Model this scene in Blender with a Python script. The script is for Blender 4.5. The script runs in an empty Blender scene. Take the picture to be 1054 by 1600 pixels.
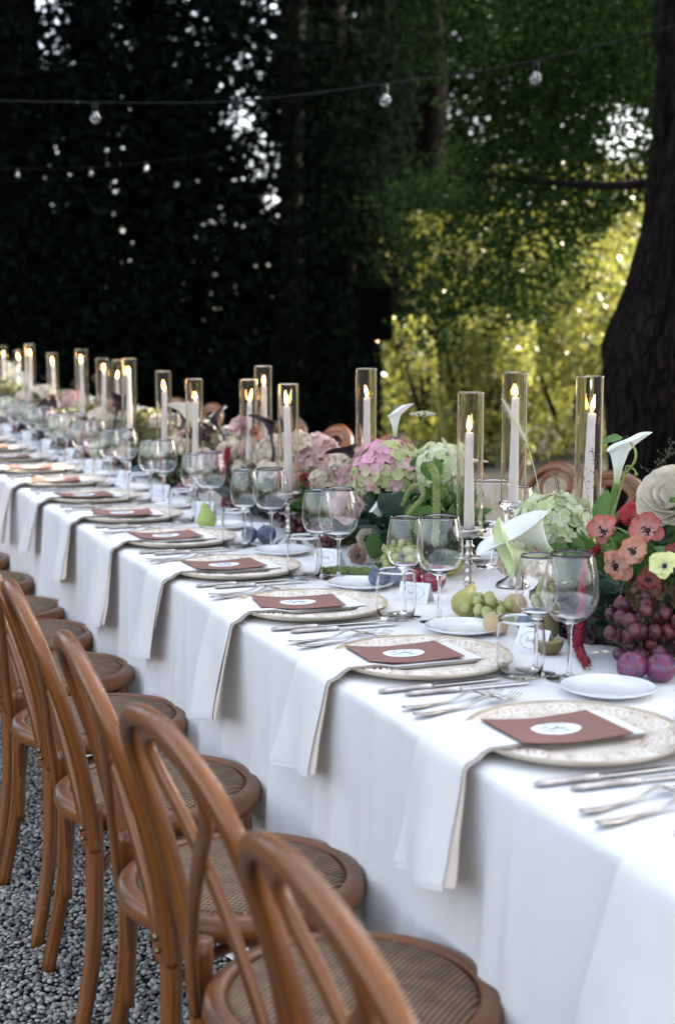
import bpy, math, random
import numpy as np
from mathutils import Vector, Matrix, Quaternion, noise as mnoise

random.seed(7); rng = np.random.default_rng(7)
sc = bpy.context.scene
C = sc.collection
PI = math.pi

# ------------------------------------------------------------------ camera, world, sun, exposure
CAMH, FPX, PITCH, YAW = 1.37, 2250.0, math.radians(7.465), math.radians(22.22)
cam_d = bpy.data.cameras.new('camera'); cam = bpy.data.objects.new('camera', cam_d); C.objects.link(cam)
cam.location = (0, 0, CAMH)
cam.rotation_euler = (PI/2 - PITCH, 0, -YAW)
cam_d.sensor_fit = 'VERTICAL'; cam_d.sensor_height = 36.0; cam_d.lens = FPX/1600*36
cam_d.clip_start = 0.05; cam_d.clip_end = 2000
cam_d.dof.use_dof = True; cam_d.dof.focus_distance = 3.05; cam_d.dof.aperture_fstop = 3.7
sc.camera = cam

SUN_AZ, SUN_EL = math.radians(80), math.radians(30)        # azimuth from +Y towards +X
world = bpy.data.worlds.new('World'); sc.world = world; world.use_nodes = True
wn = world.node_tree; wn.nodes.clear()
wo = wn.nodes.new('ShaderNodeOutputWorld'); wb = wn.nodes.new('ShaderNodeBackground'); sky = wn.nodes.new('ShaderNodeTexSky')
sky.sky_type = 'NISHITA'; sky.sun_disc = False; sky.sun_elevation = SUN_EL; sky.sun_rotation = SUN_AZ
sky.dust_density = 3.0; sky.air_density = 1.0
hz = wn.nodes.new('ShaderNodeHueSaturation'); hz.inputs['Saturation'].default_value = .52     # thin white haze over the blue
wb.inputs['Strength'].default_value = 0.15
wn.links.new(sky.outputs[0], hz.inputs['Color']); wn.links.new(hz.outputs[0], wb.inputs[0]); wn.links.new(wb.outputs[0], wo.inputs[0])
sun_d = bpy.data.lights.new('sun', 'SUN'); sun = bpy.data.objects.new('sun', sun_d); C.objects.link(sun)
sun_d.energy = 5.0; sun_d.angle = math.radians(0.5); sun_d.color = (1, .88, .68)
sdir = Vector((math.sin(SUN_AZ)*math.cos(SUN_EL), math.cos(SUN_AZ)*math.cos(SUN_EL), math.sin(SUN_EL)))
sun.rotation_euler = sdir.to_track_quat('Z', 'Y').to_euler(); sun.location = sdir*40
sc.view_settings.view_transform = 'Standard'; sc.view_settings.look = 'None'
sc.view_settings.gamma = 1; sc.view_settings.use_curve_mapping = False
sc.view_settings.exposure = 2.3
sc.render.engine = 'CYCLES'
cy = sc.cycles
cy.use_denoising = True; cy.max_bounces = 24; cy.diffuse_bounces = 3; cy.glossy_bounces = 4
cy.transmission_bounces = 20; cy.transparent_max_bounces = 24; cy.caustics_reflective = False; cy.caustics_refractive = True
cy.sample_clamp_indirect = 6

# ------------------------------------------------------------------ helpers
def ray(px, py):
    "direction in the world through a point of the 1054 x 1600 photograph (used to measure positions)"
    x, y, z = px-527, -(py-800), FPX
    f = z*math.cos(PITCH)+y*math.sin(PITCH); u = y*math.cos(PITCH)-z*math.sin(PITCH)
    return Vector((x*math.cos(YAW)+f*math.sin(YAW), -x*math.sin(YAW)+f*math.cos(YAW), u))
def onx(px, py, X):
    r = ray(px, py); return r*(X/r.x)+Vector((0, 0, CAMH))
def onz(px, py, Z=.75):
    r = ray(px, py); return r*((Z-CAMH)/r.z)+Vector((0, 0, CAMH))
def ond(px, py, D):
    r = ray(px, py); return r*(D/FPX)+Vector((0, 0, CAMH))

MATS = {}
def mat(name, col, rough=.6, metal=0, var=0, vscale=20, col2=None, bump=0, bscale=60, spec=.5, island=0, trans=0,
        sss=0, coat=0, attr=None, stretch=None, build=None, sheen=0, orand=0):
    m = bpy.data.materials.new(name); m.use_nodes = True; nt = m.node_tree; N = nt.nodes; L = nt.links
    b = N['Principled BSDF']; out = N['Material Output']
    b.inputs['Roughness'].default_value = rough; b.inputs['Metallic'].default_value = metal
    b.inputs['Specular IOR Level'].default_value = spec
    if coat: b.inputs['Coat Weight'].default_value = coat; b.inputs['Coat Roughness'].default_value = .15
    if sss: b.inputs['Subsurface Weight'].default_value = sss; b.inputs['Subsurface Radius'].default_value = (.01, .006, .004); b.inputs['Subsurface Scale'].default_value = 1
    if sheen: b.inputs['Sheen Weight'].default_value = sheen
    src = None
    c2 = col2 if col2 is not None else tuple(c*(1-var) for c in col)
    mix = N.new('ShaderNodeMix'); mix.data_type = 'RGBA'
    mix.inputs[6].default_value = (*col, 1); mix.inputs[7].default_value = (*c2, 1)
    tc = N.new('ShaderNodeTexCoord'); mp = N.new('ShaderNodeMapping'); L.new(tc.outputs['Object'], mp.inputs[0])
    if stretch: mp.inputs['Scale'].default_value = stretch
    nz = N.new('ShaderNodeTexNoise'); nz.inputs['Scale'].default_value = vscale; nz.inputs['Detail'].default_value = 5
    L.new(mp.outputs[0], nz.inputs[0])
    ramp = N.new('ShaderNodeMapRange'); ramp.inputs[1].default_value = .35; ramp.inputs[2].default_value = .65
    L.new(nz.outputs[0], ramp.inputs[0]); fac = ramp.outputs[0]
    if attr:
        at = N.new('ShaderNodeAttribute'); at.attribute_name = attr; fac = at.outputs['Fac']
    if island:
        g = N.new('ShaderNodeNewGeometry'); ml = N.new('ShaderNodeMath'); ml.operation = 'MULTIPLY_ADD'
        L.new(g.outputs['Random Per Island'], ml.inputs[0]); ml.inputs[1].default_value = island
        ml2 = N.new('ShaderNodeMath'); ml2.operation = 'MULTIPLY'; L.new(fac, ml2.inputs[0]); ml2.inputs[1].default_value = 1-island
        L.new(ml2.outputs[0], ml.inputs[2]); fac = ml.outputs[0]
    if orand:
        oi = N.new('ShaderNodeObjectInfo'); ml = N.new('ShaderNodeMath'); ml.operation = 'MULTIPLY_ADD'; L.new(oi.outputs['Random'], ml.inputs[0]); ml.inputs[1].default_value = orand
        ml2 = N.new('ShaderNodeMath'); ml2.operation = 'MULTIPLY'; L.new(fac, ml2.inputs[0]); ml2.inputs[1].default_value = 1-orand
        L.new(ml2.outputs[0], ml.inputs[2]); fac = ml.outputs[0]
    L.new(fac, mix.inputs[0]); colout = mix.outputs[2]
    if bump:
        bn = N.new('ShaderNodeTexNoise'); bn.inputs['Scale'].default_value = bscale; bn.inputs['Detail'].default_value = 4
        L.new(mp.outputs[0], bn.inputs[0])
        bp = N.new('ShaderNodeBump'); bp.inputs['Strength'].default_value = bump; bp.inputs['Distance'].default_value = .01
        L.new(bn.outputs[0], bp.inputs['Height']); L.new(bp.outputs[0], b.inputs['Normal'])
    if build: colout = build(nt, b, mp, colout) or colout
    L.new(colout, b.inputs['Base Color'])
    if trans:
        tr = N.new('ShaderNodeBsdfTranslucent'); L.new(colout, tr.inputs[0])
        ms = N.new('ShaderNodeMixShader'); ms.inputs[0].default_value = trans
        L.new(b.outputs[0], ms.inputs[1]); L.new(tr.outputs[0], ms.inputs[2]); L.new(ms.outputs[0], out.inputs[0])
    MATS[name] = m
    return m
def glassmat(name, tint=(1, 1, 1), f0=1.5, boost=1.0, rough=0.0):
    "thin-walled glass: clear with a Fresnel reflection"
    m = bpy.data.materials.new(name); m.use_nodes = True; nt = m.node_tree; N = nt.nodes; L = nt.links
    N.remove(N['Principled BSDF']); out = N['Material Output']
    t = N.new('ShaderNodeBsdfTransparent'); t.inputs[0].default_value = (*tint, 1)
    g = N.new('ShaderNodeBsdfGlossy'); g.inputs['Roughness'].default_value = rough
    lw = N.new('ShaderNodeLayerWeight'); lw.inputs[0].default_value = .5
    pw = N.new('ShaderNodeMath'); pw.operation = 'POWER'; pw.inputs[1].default_value = 5.; L.new(lw.outputs['Facing'], pw.inputs[0])
    r0 = ((f0-1)/(f0+1))**2*boost
    ml = N.new('ShaderNodeMath'); ml.operation = 'MULTIPLY_ADD'; ml.use_clamp = True; ml.inputs[1].default_value = min(1, .9-r0); ml.inputs[2].default_value = r0
    L.new(pw.outputs[0], ml.inputs[0])
    ms = N.new('ShaderNodeMixShader'); L.new(ml.outputs[0], ms.inputs[0]); L.new(t.outputs[0], ms.inputs[1]); L.new(g.outputs[0], ms.inputs[2])
    L.new(ms.outputs[0], out.inputs[0]); MATS[name] = m; return m
def realglass(name, tint):
    m = bpy.data.materials.new(name); m.use_nodes = True; nt = m.node_tree; N = nt.nodes; N.remove(N['Principled BSDF'])
    g = N.new('ShaderNodeBsdfGlass'); g.inputs['Color'].default_value = (*tint, 1); g.inputs['Roughness'].default_value = 0; g.inputs['IOR'].default_value = 1.43
    nt.links.new(g.outputs[0], N['Material Output'].inputs[0]); MATS[name] = m; return m
def emitmat(name, col, s):
    m = bpy.data.materials.new(name); m.use_nodes = True; nt = m.node_tree; N = nt.nodes
    N.remove(N['Principled BSDF']); e = N.new('ShaderNodeEmission'); e.inputs[0].default_value = (*col, 1); e.inputs[1].default_value = s
    nt.links.new(e.outputs[0], N['Material Output'].inputs[0]); MATS[name] = m; return m

class MB:
    "collects faces; build() gives one mesh datablock"
    def __init__(s): s.v = []; s.f = []; s.a = []
    def add(s, verts, faces, a=0.0):
        o = len(s.v); s.v += [tuple(p) for p in verts]; s.f += [tuple(i+o for i in f) for f in faces]
        s.a += list(a) if hasattr(a, '__len__') else [a]*len(verts)
        return s
    def lathe(s, prof, n=32, c=(0, 0, 0), close=False):
        vs = []; fs = []
        for r, z in prof:
            for k in range(n):
                a = 2*PI*k/n; vs.append((c[0]+r*math.cos(a), c[1]+r*math.sin(a), c[2]+z))
        for i in range(len(prof)-1):
            for k in range(n):
                fs.append((i*n+k, i*n+(k+1) % n, (i+1)*n+(k+1) % n, (i+1)*n+k))
        if close:
            m = len(vs); vs.append((c[0], c[1], c[2]+prof[0][1])); vs.append((c[0], c[1], c[2]+prof[-1][1])); b = (len(prof)-1)*n
            for k in range(n): fs.append((m, (k+1) % n, k)); fs.append((m+1, b+k, b+(k+1) % n))
        return s.add(vs, fs)
    def tube(s, pts, rad, n=8, ry=None, up=None, cap=True, grain=0):
        pts = [Vector(p) for p in pts]; m = len(pts)
        if not hasattr(rad, '__len__'): rad = [rad]*m
        if ry is None: ry = rad
        elif not hasattr(ry, '__len__'): ry = [ry]*m
        t0 = (pts[1]-pts[0]).normalized(); ref = Vector(up) if up else (Vector((0, 0, 1)) if abs(t0.z) < .9 else Vector((1, 0, 0)))
        u = (ref-t0*ref.dot(t0)).normalized(); vs = []; fs = []
        for i, p in enumerate(pts):
            t = (pts[min(i+1, m-1)]-pts[max(i-1, 0)]).normalized()
            u = (u-t*u.dot(t)).normalized(); w = t.cross(u)
            for k in range(n):
                a = 2*PI*k/n; vs.append(p+u*(math.cos(a)*rad[i])+w*(math.sin(a)*ry[i]))
        for i in range(m-1):
            for k in range(n): fs.append((i*n+k, i*n+(k+1) % n, (i+1)*n+(k+1) % n, (i+1)*n+k))
        if cap: fs.append(tuple(range(n-1, -1, -1))); fs.append(tuple((m-1)*n+k for k in range(n)))
        if grain:
            av = []; q = 0.
            for i in range(m):
                if i: q += (pts[i]-pts[i-1]).length
                for k in range(n):
                    a = 2*PI*k/n; g1 = mnoise.noise(Vector((math.cos(a)*3.1+grain, math.sin(a)*3.1, q*3))); g2 = mnoise.noise(Vector((math.cos(a)*9+grain, math.sin(a)*9, q*7)))
                    av.append(max(.01, min(1, .5+.55*g1+.45*g2)))
            return s.add(vs, fs, av)
        return s.add(vs, fs)
    def box(s, x0, x1, y0, y1, z0, z1):
        v = [(x, y, z) for z in (z0, z1) for y in (y0, y1) for x in (x0, x1)]
        return s.add(v, [(0, 2, 3, 1), (4, 5, 7, 6), (0, 1, 5, 4), (2, 6, 7, 3), (0, 4, 6, 2), (1, 3, 7, 5)])
    def grid(s, fn, nu, nv, wrap=False, a=None):
        vs = []; fs = []; av = []
        for j in range(nv+1):
            for i in range(nu + (0 if wrap else 1)):
                u, v = i/nu, j/nv; vs.append(fn(u, v)); av.append(a(u, v) if a else 0.)
        w = nu if wrap else nu+1
        for j in range(nv):
            for i in range(nu):
                i2 = (i+1) % w if wrap else i+1
                fs.append((j*w+i, j*w+i2, (j+1)*w+i2, (j+1)*w+i))
        return s.add(vs, fs, av)
    def ball(s, c, r, n=12, m=8, sq=(1, 1, 1), a=0.):
        def fn(u, v):
            th = PI*v; ph = 2*PI*u
            return (c[0]+r*sq[0]*math.sin(th)*math.cos(ph), c[1]+r*sq[1]*math.sin(th)*math.sin(ph), c[2]-r*sq[2]*math.cos(th))
        return s.grid(fn, n, m, True, (lambda u, v: a) if a else None)
    def mesh(s, name, m, smooth=True):
        d = bpy.data.meshes.new(name); d.from_pydata(s.v, [], s.f)
        if any(s.a):
            at = d.attributes.new('tint', 'FLOAT', 'POINT'); at.data.foreach_set('value', s.a)
        if m: d.materials.append(MATS[m] if isinstance(m, str) else m)
        if smooth: d.polygons.foreach_set('use_smooth', [True]*len(d.polygons))
        d.update(); return d

def npmesh(name, V, F, m, smooth=False, tint=None):
    d = bpy.data.meshes.new(name); V = np.asarray(V, np.float32); F = np.asarray(F, np.int32)
    d.vertices.add(len(V)); d.vertices.foreach_set('co', V.ravel())
    k = F.shape[1]; d.loops.add(F.size); d.loops.foreach_set('vertex_index', F.ravel())
    d.polygons.add(len(F)); d.polygons.foreach_set('loop_start', np.arange(0, F.size, k, dtype=np.int32))
    d.polygons.foreach_set('loop_total', np.full(len(F), k, np.int32))
    if smooth: d.polygons.foreach_set('use_smooth', np.ones(len(F), bool))
    if tint is not None:
        at = d.attributes.new('tint', 'FLOAT', 'POINT'); at.data.foreach_set('value', np.asarray(tint, np.float32))
    if m: d.materials.append(MATS[m])
    d.update(calc_edges=True); return d

def obj(name, mesh, parent=None, loc=(0, 0, 0), rot=None, scale=None, m=None):
    o = bpy.data.objects.new(name, mesh); C.objects.link(o); o.location = loc
    if rot is not None:
        if isinstance(rot, Quaternion): o.rotation_mode = 'QUATERNION'; o.rotation_quaternion = rot
        else: o.rotation_euler = rot
    if scale is not None: o.scale = (scale,)*3 if not hasattr(scale, '__len__') else scale
    if parent: o.parent = parent
    if m: o.material_slots[0].link = 'OBJECT'; o.material_slots[0].material = MATS[m]
    return o
def tag(o, label, cat, group=None, kind=None):
    if label: o['label'] = label
    if cat: o['category'] = cat
    if group: o['group'] = group
    if kind: o['kind'] = kind
    return o
def thing(name, label, cat, loc=(0, 0, 0), rot=None, scale=None, group=None):
    return tag(obj(name, None, None, loc, rot, scale), label, cat, group)
def copy_tree(root, label=None, loc=None, rot=None, scale=None):
    r = root.copy(); C.objects.link(r)
    if label: r['label'] = label
    if loc is not None: r.location = loc
    if rot is not None:
        if isinstance(rot, Quaternion): r.rotation_mode = 'QUATERNION'; r.rotation_quaternion = rot
        else: r.rotation_mode = 'XYZ'; r.rotation_euler = rot
    if scale is not None: r.scale = (scale,)*3 if not hasattr(scale, '__len__') else scale
    def kids(a, b):
        for ch in KIDS(a):
            c = ch.copy(); C.objects.link(c); c.parent = b; kids(ch, c)
    kids(root, r); return r
_kids = {}
def KIDS(a):
    if a.name not in _kids: _kids[a.name] = [o for o in C.objects if o.parent == a]
    return _kids[a.name]
ORD = ('first second third fourth fifth sixth seventh eighth ninth tenth eleventh twelfth thirteenth fourteenth fifteenth sixteenth seventeenth eighteenth nineteenth twentieth'.split()
       + ['twenty-'+w for w in 'first second third fourth fifth sixth seventh eighth ninth'.split()]+['thirtieth']+['thirty-'+w for w in 'first second third fourth'.split()])
def aim(d, roll=0.):
    q = Vector(d).to_track_quat('Z', 'Y'); return q @ Quaternion((0, 0, 1), roll)
def spline(pts, n=24):
    "Catmull-Rom through the points"
    P = [Vector(p) for p in pts]; P = [P[0]*2-P[1]]+P+[P[-1]*2-P[-2]]; out = []
    seg = len(P)-3
    for i in range(n+1):
        t = i/n*seg; k = min(int(t), seg-1); t -= k; a, b, c, d = P[k:k+4]
        out.append(((b*2)+(c-a)*t+(a*2-b*5+c*4-d)*t*t+(b*3-a-c*3+d)*t*t*t)*.5)
    return out
def vnoise(x, y, z=0, s=1.):
    return mnoise.noise(Vector((x*s, y*s, z*s)))

# ------------------------------------------------------------------ materials
def barkb(nt, b, mp, c):
    N = nt.nodes; L = nt.links
    nz = N.new('ShaderNodeTexNoise'); nz.inputs['Scale'].default_value = 5; L.new(mp.outputs[0], nz.inputs[0])
    mx = N.new('ShaderNodeVectorMath'); mx.operation = 'ADD'; L.new(mp.outputs[0], mx.inputs[0])
    sc_ = N.new('ShaderNodeVectorMath'); sc_.operation = 'SCALE'; L.new(nz.outputs['Color'], sc_.inputs[0]); sc_.inputs['Scale'].default_value = .12; L.new(sc_.outputs[0], mx.inputs[1])
    v = N.new('ShaderNodeTexVoronoi'); v.feature = 'DISTANCE_TO_EDGE'; v.inputs['Scale'].default_value = 22; L.new(mx.outputs[0], v.inputs['Vector'])
    r = N.new('ShaderNodeMapRange'); r.inputs[1].default_value = 0; r.inputs[2].default_value = .16; L.new(v.outputs['Distance'], r.inputs[0])
    n2 = N.new('ShaderNodeTexNoise'); n2.inputs['Scale'].default_value = 60; L.new(mp.outputs[0], n2.inputs[0])
    ad = N.new('ShaderNodeMath'); ad.operation = 'MULTIPLY_ADD'; L.new(n2.outputs[0], ad.inputs[0]); ad.inputs[1].default_value = .4; L.new(r.outputs[0], ad.inputs[2])
    bp = N.new('ShaderNodeBump'); bp.inputs['Strength'].default_value = 1.; bp.inputs['Distance'].default_value = .05; L.new(ad.outputs[0], bp.inputs['Height']); L.new(bp.outputs[0], b.inputs['Normal'])
    m = N.new('ShaderNodeMix'); m.data_type = 'RGBA'; L.new(r.outputs[0], m.inputs[0]); m.inputs[6].default_value = (.004, .003, .0025, 1); L.new(c, m.inputs[7]); return m.outputs[2]
mat('bark_dark', (.013, .009, .0065), .95, var=.6, vscale=6, spec=.1, stretch=(1, 1, .22), build=barkb)
mat('bark_grey', (.020, .016, .013), .95, var=.45, vscale=5, bump=1, bscale=20, spec=.1, stretch=(1, 1, .2))
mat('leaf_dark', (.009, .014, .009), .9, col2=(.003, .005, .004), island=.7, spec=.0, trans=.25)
mat('leaf_mid', (.017, .033, .010), .8, col2=(.002, .006, .003), island=.7, spec=.0, trans=.4)
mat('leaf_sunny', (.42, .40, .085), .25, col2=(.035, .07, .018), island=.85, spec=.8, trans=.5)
mat('leaf_far', (.062, .095, .026), .8, col2=(.007, .015, .006), island=.7, spec=.0, trans=.5)
mat('soil', (.035, .034, .03), .95, var=.5, vscale=3, bump=.6, bscale=40, spec=.1)
mat('pebble', (.48, .455, .41), .75, col2=(.08, .077, .07), island=.9, spec=.3)
def clothb(nt, b, mp, c):
    N = nt.nodes; L = nt.links
    n1 = N.new('ShaderNodeTexNoise'); n1.inputs['Scale'].default_value = 7; n1.inputs['Detail'].default_value = 6; L.new(mp.outputs[0], n1.inputs[0])
    n2 = N.new('ShaderNodeTexNoise'); n2.inputs['Scale'].default_value = 700; L.new(mp.outputs[0], n2.inputs[0])
    ad = N.new('ShaderNodeMath'); ad.operation = 'MULTIPLY_ADD'; L.new(n2.outputs[0], ad.inputs[0]); ad.inputs[1].default_value = .04; L.new(n1.outputs[0], ad.inputs[2])
    bp = N.new('ShaderNodeBump'); bp.inputs['Strength'].default_value = .4; bp.inputs['Distance'].default_value = .014
    L.new(ad.outputs[0], bp.inputs['Height']); L.new(bp.outputs[0], b.inputs['Normal'])
mat('tablecloth', (.78, .765, .76), .85, var=.02, vscale=3, spec=.15, build=clothb, sheen=.1)
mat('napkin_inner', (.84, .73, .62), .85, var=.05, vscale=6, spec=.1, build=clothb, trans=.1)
mat('napkin', (.88, .86, .84), .85, var=.03, vscale=6, spec=.15, build=clothb, trans=.12)
def woodb(nt, b, mp, c):
    N = nt.nodes; L = nt.links
    n = N.new('ShaderNodeTexNoise'); n.inputs['Scale'].default_value = 55; n.inputs['Detail'].default_value = 6; n.inputs['Roughness'].default_value = .7
    L.new(mp.outputs[0], n.inputs[0])
    r = N.new('ShaderNodeMapRange'); r.inputs[1].default_value = .67; r.inputs[2].default_value = .69; L.new(n.outputs[0], r.inputs[0])
    mx = N.new('ShaderNodeMix'); mx.data_type = 'RGBA'; L.new(r.outputs[0], mx.inputs[0]); L.new(c, mx.inputs[6]); mx.inputs[7].default_value = (.50, .34, .20, 1)
    gn = N.new('ShaderNodeTexNoise'); gn.inputs['Scale'].default_value = 9; L.new(mp.outputs[0], gn.inputs[0])
    rr = N.new('ShaderNodeMapRange'); rr.inputs[3].default_value = .28; rr.inputs[4].default_value = .5; L.new(gn.outputs[0], rr.inputs[0]); L.new(rr.outputs[0], b.inputs['Roughness'])
    return mx.outputs[2]
mat('bentwood', (.27, .090, .019), .32, col2=(.050, .017, .007), attr='tint', bump=.15, bscale=90, coat=.22, spec=.35, stretch=(1, 1, .4), build=woodb)
mat('screw', (.25, .18, .09), .35, metal=1, var=.4)
def caneb(nt, b, mp, c):
    N = nt.nodes; L = nt.links
    sp = N.new('ShaderNodeSeparateXYZ'); L.new(mp.outputs[0], sp.inputs[0])
    def sn(sock, f, ph=None):
        m1 = N.new('ShaderNodeMath'); m1.operation = 'MULTIPLY'; L.new(sock, m1.inputs[0]); m1.inputs[1].default_value = f
        if ph is not None:
            a = N.new('ShaderNodeMath'); a.operation = 'ADD'; L.new(m1.outputs[0], a.inputs[0]); L.new(ph, a.inputs[1]); m1 = a
        m2 = N.new('ShaderNodeMath'); m2.operation = 'SINE'; L.new(m1.outputs[0], m2.inputs[0]); return m2.outputs[0]
    ph = N.new('ShaderNodeTexNoise'); ph.inputs['Scale'].default_value = 18; L.new(mp.outputs[0], ph.inputs[0])
    pm = N.new('ShaderNodeMath'); pm.operation = 'MULTIPLY'; pm.inputs[1].default_value = 3.; L.new(ph.outputs[0], pm.inputs[0])
    sx, sy = sn(sp.outputs[0], 480, pm.outputs[0]), sn(sp.outputs[1], 620, pm.outputs[0])
    pr = N.new('ShaderNodeMath'); pr.operation = 'MULTIPLY'; L.new(sx, pr.inputs[0]); L.new(sy, pr.inputs[1])
    ab = N.new('ShaderNodeMapRange'); ab.inputs[1].default_value = -.6; ab.inputs[2].default_value = .6; L.new(pr.outputs[0], ab.inputs[0])
    mx = N.new('ShaderNodeMix'); mx.data_type = 'RGBA'; L.new(ab.outputs[0], mx.inputs[0]); mx.inputs[6].default_value = (.06, .034, .020, 1); L.new(c, mx.inputs[7])
    bp = N.new('ShaderNodeBump'); bp.inputs['Strength'].default_value = 1.; bp.inputs['Distance'].default_value = .006
    L.new(ab.outputs[0], bp.inputs['Height']); L.new(bp.outputs[0], b.inputs['Normal'])
    return mx.outputs[2]
mat('woven_cane', (.48, .29, .15), .65, col2=(.27, .16, .085), vscale=30, build=caneb)
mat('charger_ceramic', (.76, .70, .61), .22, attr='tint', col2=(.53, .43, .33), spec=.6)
mat('charger_under', (.62, .53, .41), .5, var=.25, vscale=15)
mat('porcelain', (.80, .81, .83), .12, var=.01, coat=.3)
mat('silver', (.62, .59, .56), .22, metal=1, var=.25, vscale=30, bump=.05)
mat('pewter', (.56, .53, .50), .30, metal=1, col2=(.30, .27, .25), vscale=25, bump=.25, bscale=30)
mat('menu_card', (.26, .135, .112), .8, var=.12, vscale=300, spec=.2)
mat('paper', (.80, .81, .82), .8, var=.02, vscale=60, spec=.2)
mat('ink', (.28, .33, .40), .8)
mat('wax', (.86, .80, .80), .45, var=.02, sss=.25)
emitmat('flame', (1., .52, .16), 16)
mat('wick', (.02, .015, .01), .9)
realglass('clear_glass', (1, 1, 1))
realglass('hurricane_glass', (.992, .985, .965))
realglass('thick_glass', (1, 1, 1))
mat('stem_green', (.16, .26, .06), .5, var=.3, spec=.4)
mat('leaf_green', (.055, .13, .03), .45, col2=(.10, .20, .04), island=.5, trans=.3, bump=.2, bscale=90)
mat('leaf_bottle', (.018, .045, .03), .4, col2=(.03, .065, .04), trans=.15, bump=.2, bscale=90)
mat('calla_white', (.84, .85, .80), .45, col2=(.45, .58, .20), attr='tint', trans=.25, sss=.1)
mat('calla_lime', (.70, .78, .45), .45, col2=(.42, .55, .16), attr='tint', trans=.25)
mat('calla_dark', (.022, .008, .018), .35, col2=(.05, .02, .04), attr='tint')
mat('spadix', (.75, .52, .08), .7)
mat('hyd_green', (.44, .54, .22), .6, col2=(.80, .78, .62), attr='tint', island=.5, trans=.3)
mat('hyd_pink', (.80, .38, .56), .6, col2=(.48, .58, .22), attr='tint', island=.25, trans=.3)
mat('hyd_blush', (.76, .60, .55), .6, col2=(.50, .26, .26), attr='tint', island=.6, trans=.3)
mat('hyd_cream', (.80, .74, .60), .6, col2=(.58, .44, .34), attr='tint', island=.6, trans=.3)
mat('hyd_dark', (.06, .018, .03), .6, col2=(.025, .010, .016), attr='tint', island=.6, trans=.15)
mat('hyd_brown', (.22, .12, .05), .6, col2=(.09, .05, .03), attr='tint', island=.6, trans=.2)
mat('hyd_moss', (.20, .22, .07), .6, col2=(.10, .07, .04), attr='tint', island=.6, trans=.2)
mat('anem_coral', (.46, .12, .10), .5, col2=(.74, .50, .42), attr='tint', trans=.3, bump=.1)
mat('anem_red', (.46, .05, .07), .5, col2=(.72, .28, .25), attr='tint', trans=.3, bump=.1)
mat('anem_peach', (.62, .29, .20), .5, col2=(.80, .60, .46), attr='tint', trans=.3, bump=.1)
mat('anem_maroon', (.24, .05, .05), .5, col2=(.40, .14, .12), attr='tint', trans=.2, bump=.1)
mat('anem_lemon', (.78, .80, .42), .5, col2=(.84, .86, .60), attr='tint', trans=.3, bump=.1)
mat('flower_black', (.012, .006, .01), .6)
mat('pollen', (.55, .38, .07), .8)
mat('rose_cream', (.66, .60, .49), .55, col2=(.84, .80, .72), attr='tint', trans=.25)
mat('rose_blush', (.80, .60, .56), .55, col2=(.82, .72, .68), attr='tint', trans=.25)
mat('rose_nude', (.66, .48, .42), .55, col2=(.70, .58, .50), attr='tint', trans=.25)
mat('amaranth', (.42, .02, .05), .8, col2=(.24, .015, .04), vscale=200, bump=1, bscale=300)
mat('amaranth_green', (.36, .42, .14), .8, col2=(.22, .28, .08), vscale=200, bump=1, bscale=300)
mat('grape_green', (.27, .32, .075), .3, col2=(.46, .44, .20), vscale=1.2, sss=.2, spec=.5, orand=.6)
mat('grape_red', (.15, .026, .026), .38, col2=(.040, .013, .028), vscale=1.5, spec=.5, orand=.55)
mat('plum_purple', (.19, .022, .05), .32, col2=(.085, .055, .12), vscale=3.2, spec=.5)
mat('plum_red', (.30, .02, .05), .2, col2=(.12, .01, .04), vscale=2.5, spec=.6)
mat('plum_blue', (.05, .065, .11), .5, col2=(.14, .18, .26), vscale=2.5, spec=.3)
mat('pear_yellow', (.52, .46, .14), .4, col2=(.36, .36, .10), vscale=18)
mat('apple_green', (.22, .32, .07), .3, col2=(.34, .42, .10), vscale=18)
mat('peach_skin', (.55, .34, .20), .65, col2=(.42, .36, .16), vscale=22, sheen=.3)
mat('fig_brown', (.13, .095, .04), .6, col2=(.18, .16, .07), vscale=40, bump=.3)
mat('fig_flesh', (.33, .27, .10), .5, col2=(.25, .2, .08), vscale=80)
mat('plume', (.66, .66, .52), .7, trans=.4)
mat('umbel', (.42, .40, .28), .7)
mat('dry_stem', (.09, .075, .05), .7)
mat('speaker_black', (.002, .002, .002), .9, spec=.0, bump=.2, bscale=400)
mat('cable_black', (.006, .007, .009), .7, spec=.15)
glassmat('bulb_glass', (.8, .82, .85), 1.5, 3.5, .05)
mat('table_wood', (.2, .13, .08), .6, var=.3)

# ------------------------------------------------------------------ ground
g = MB(); S = 300
g.grid(lambda u, v: ((u-.5)*2*S, (v-.5)*2*S, 0), 8, 8)
tag(obj('ground', g.mesh('ground', 'soil')), None, None, kind='structure')

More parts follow.
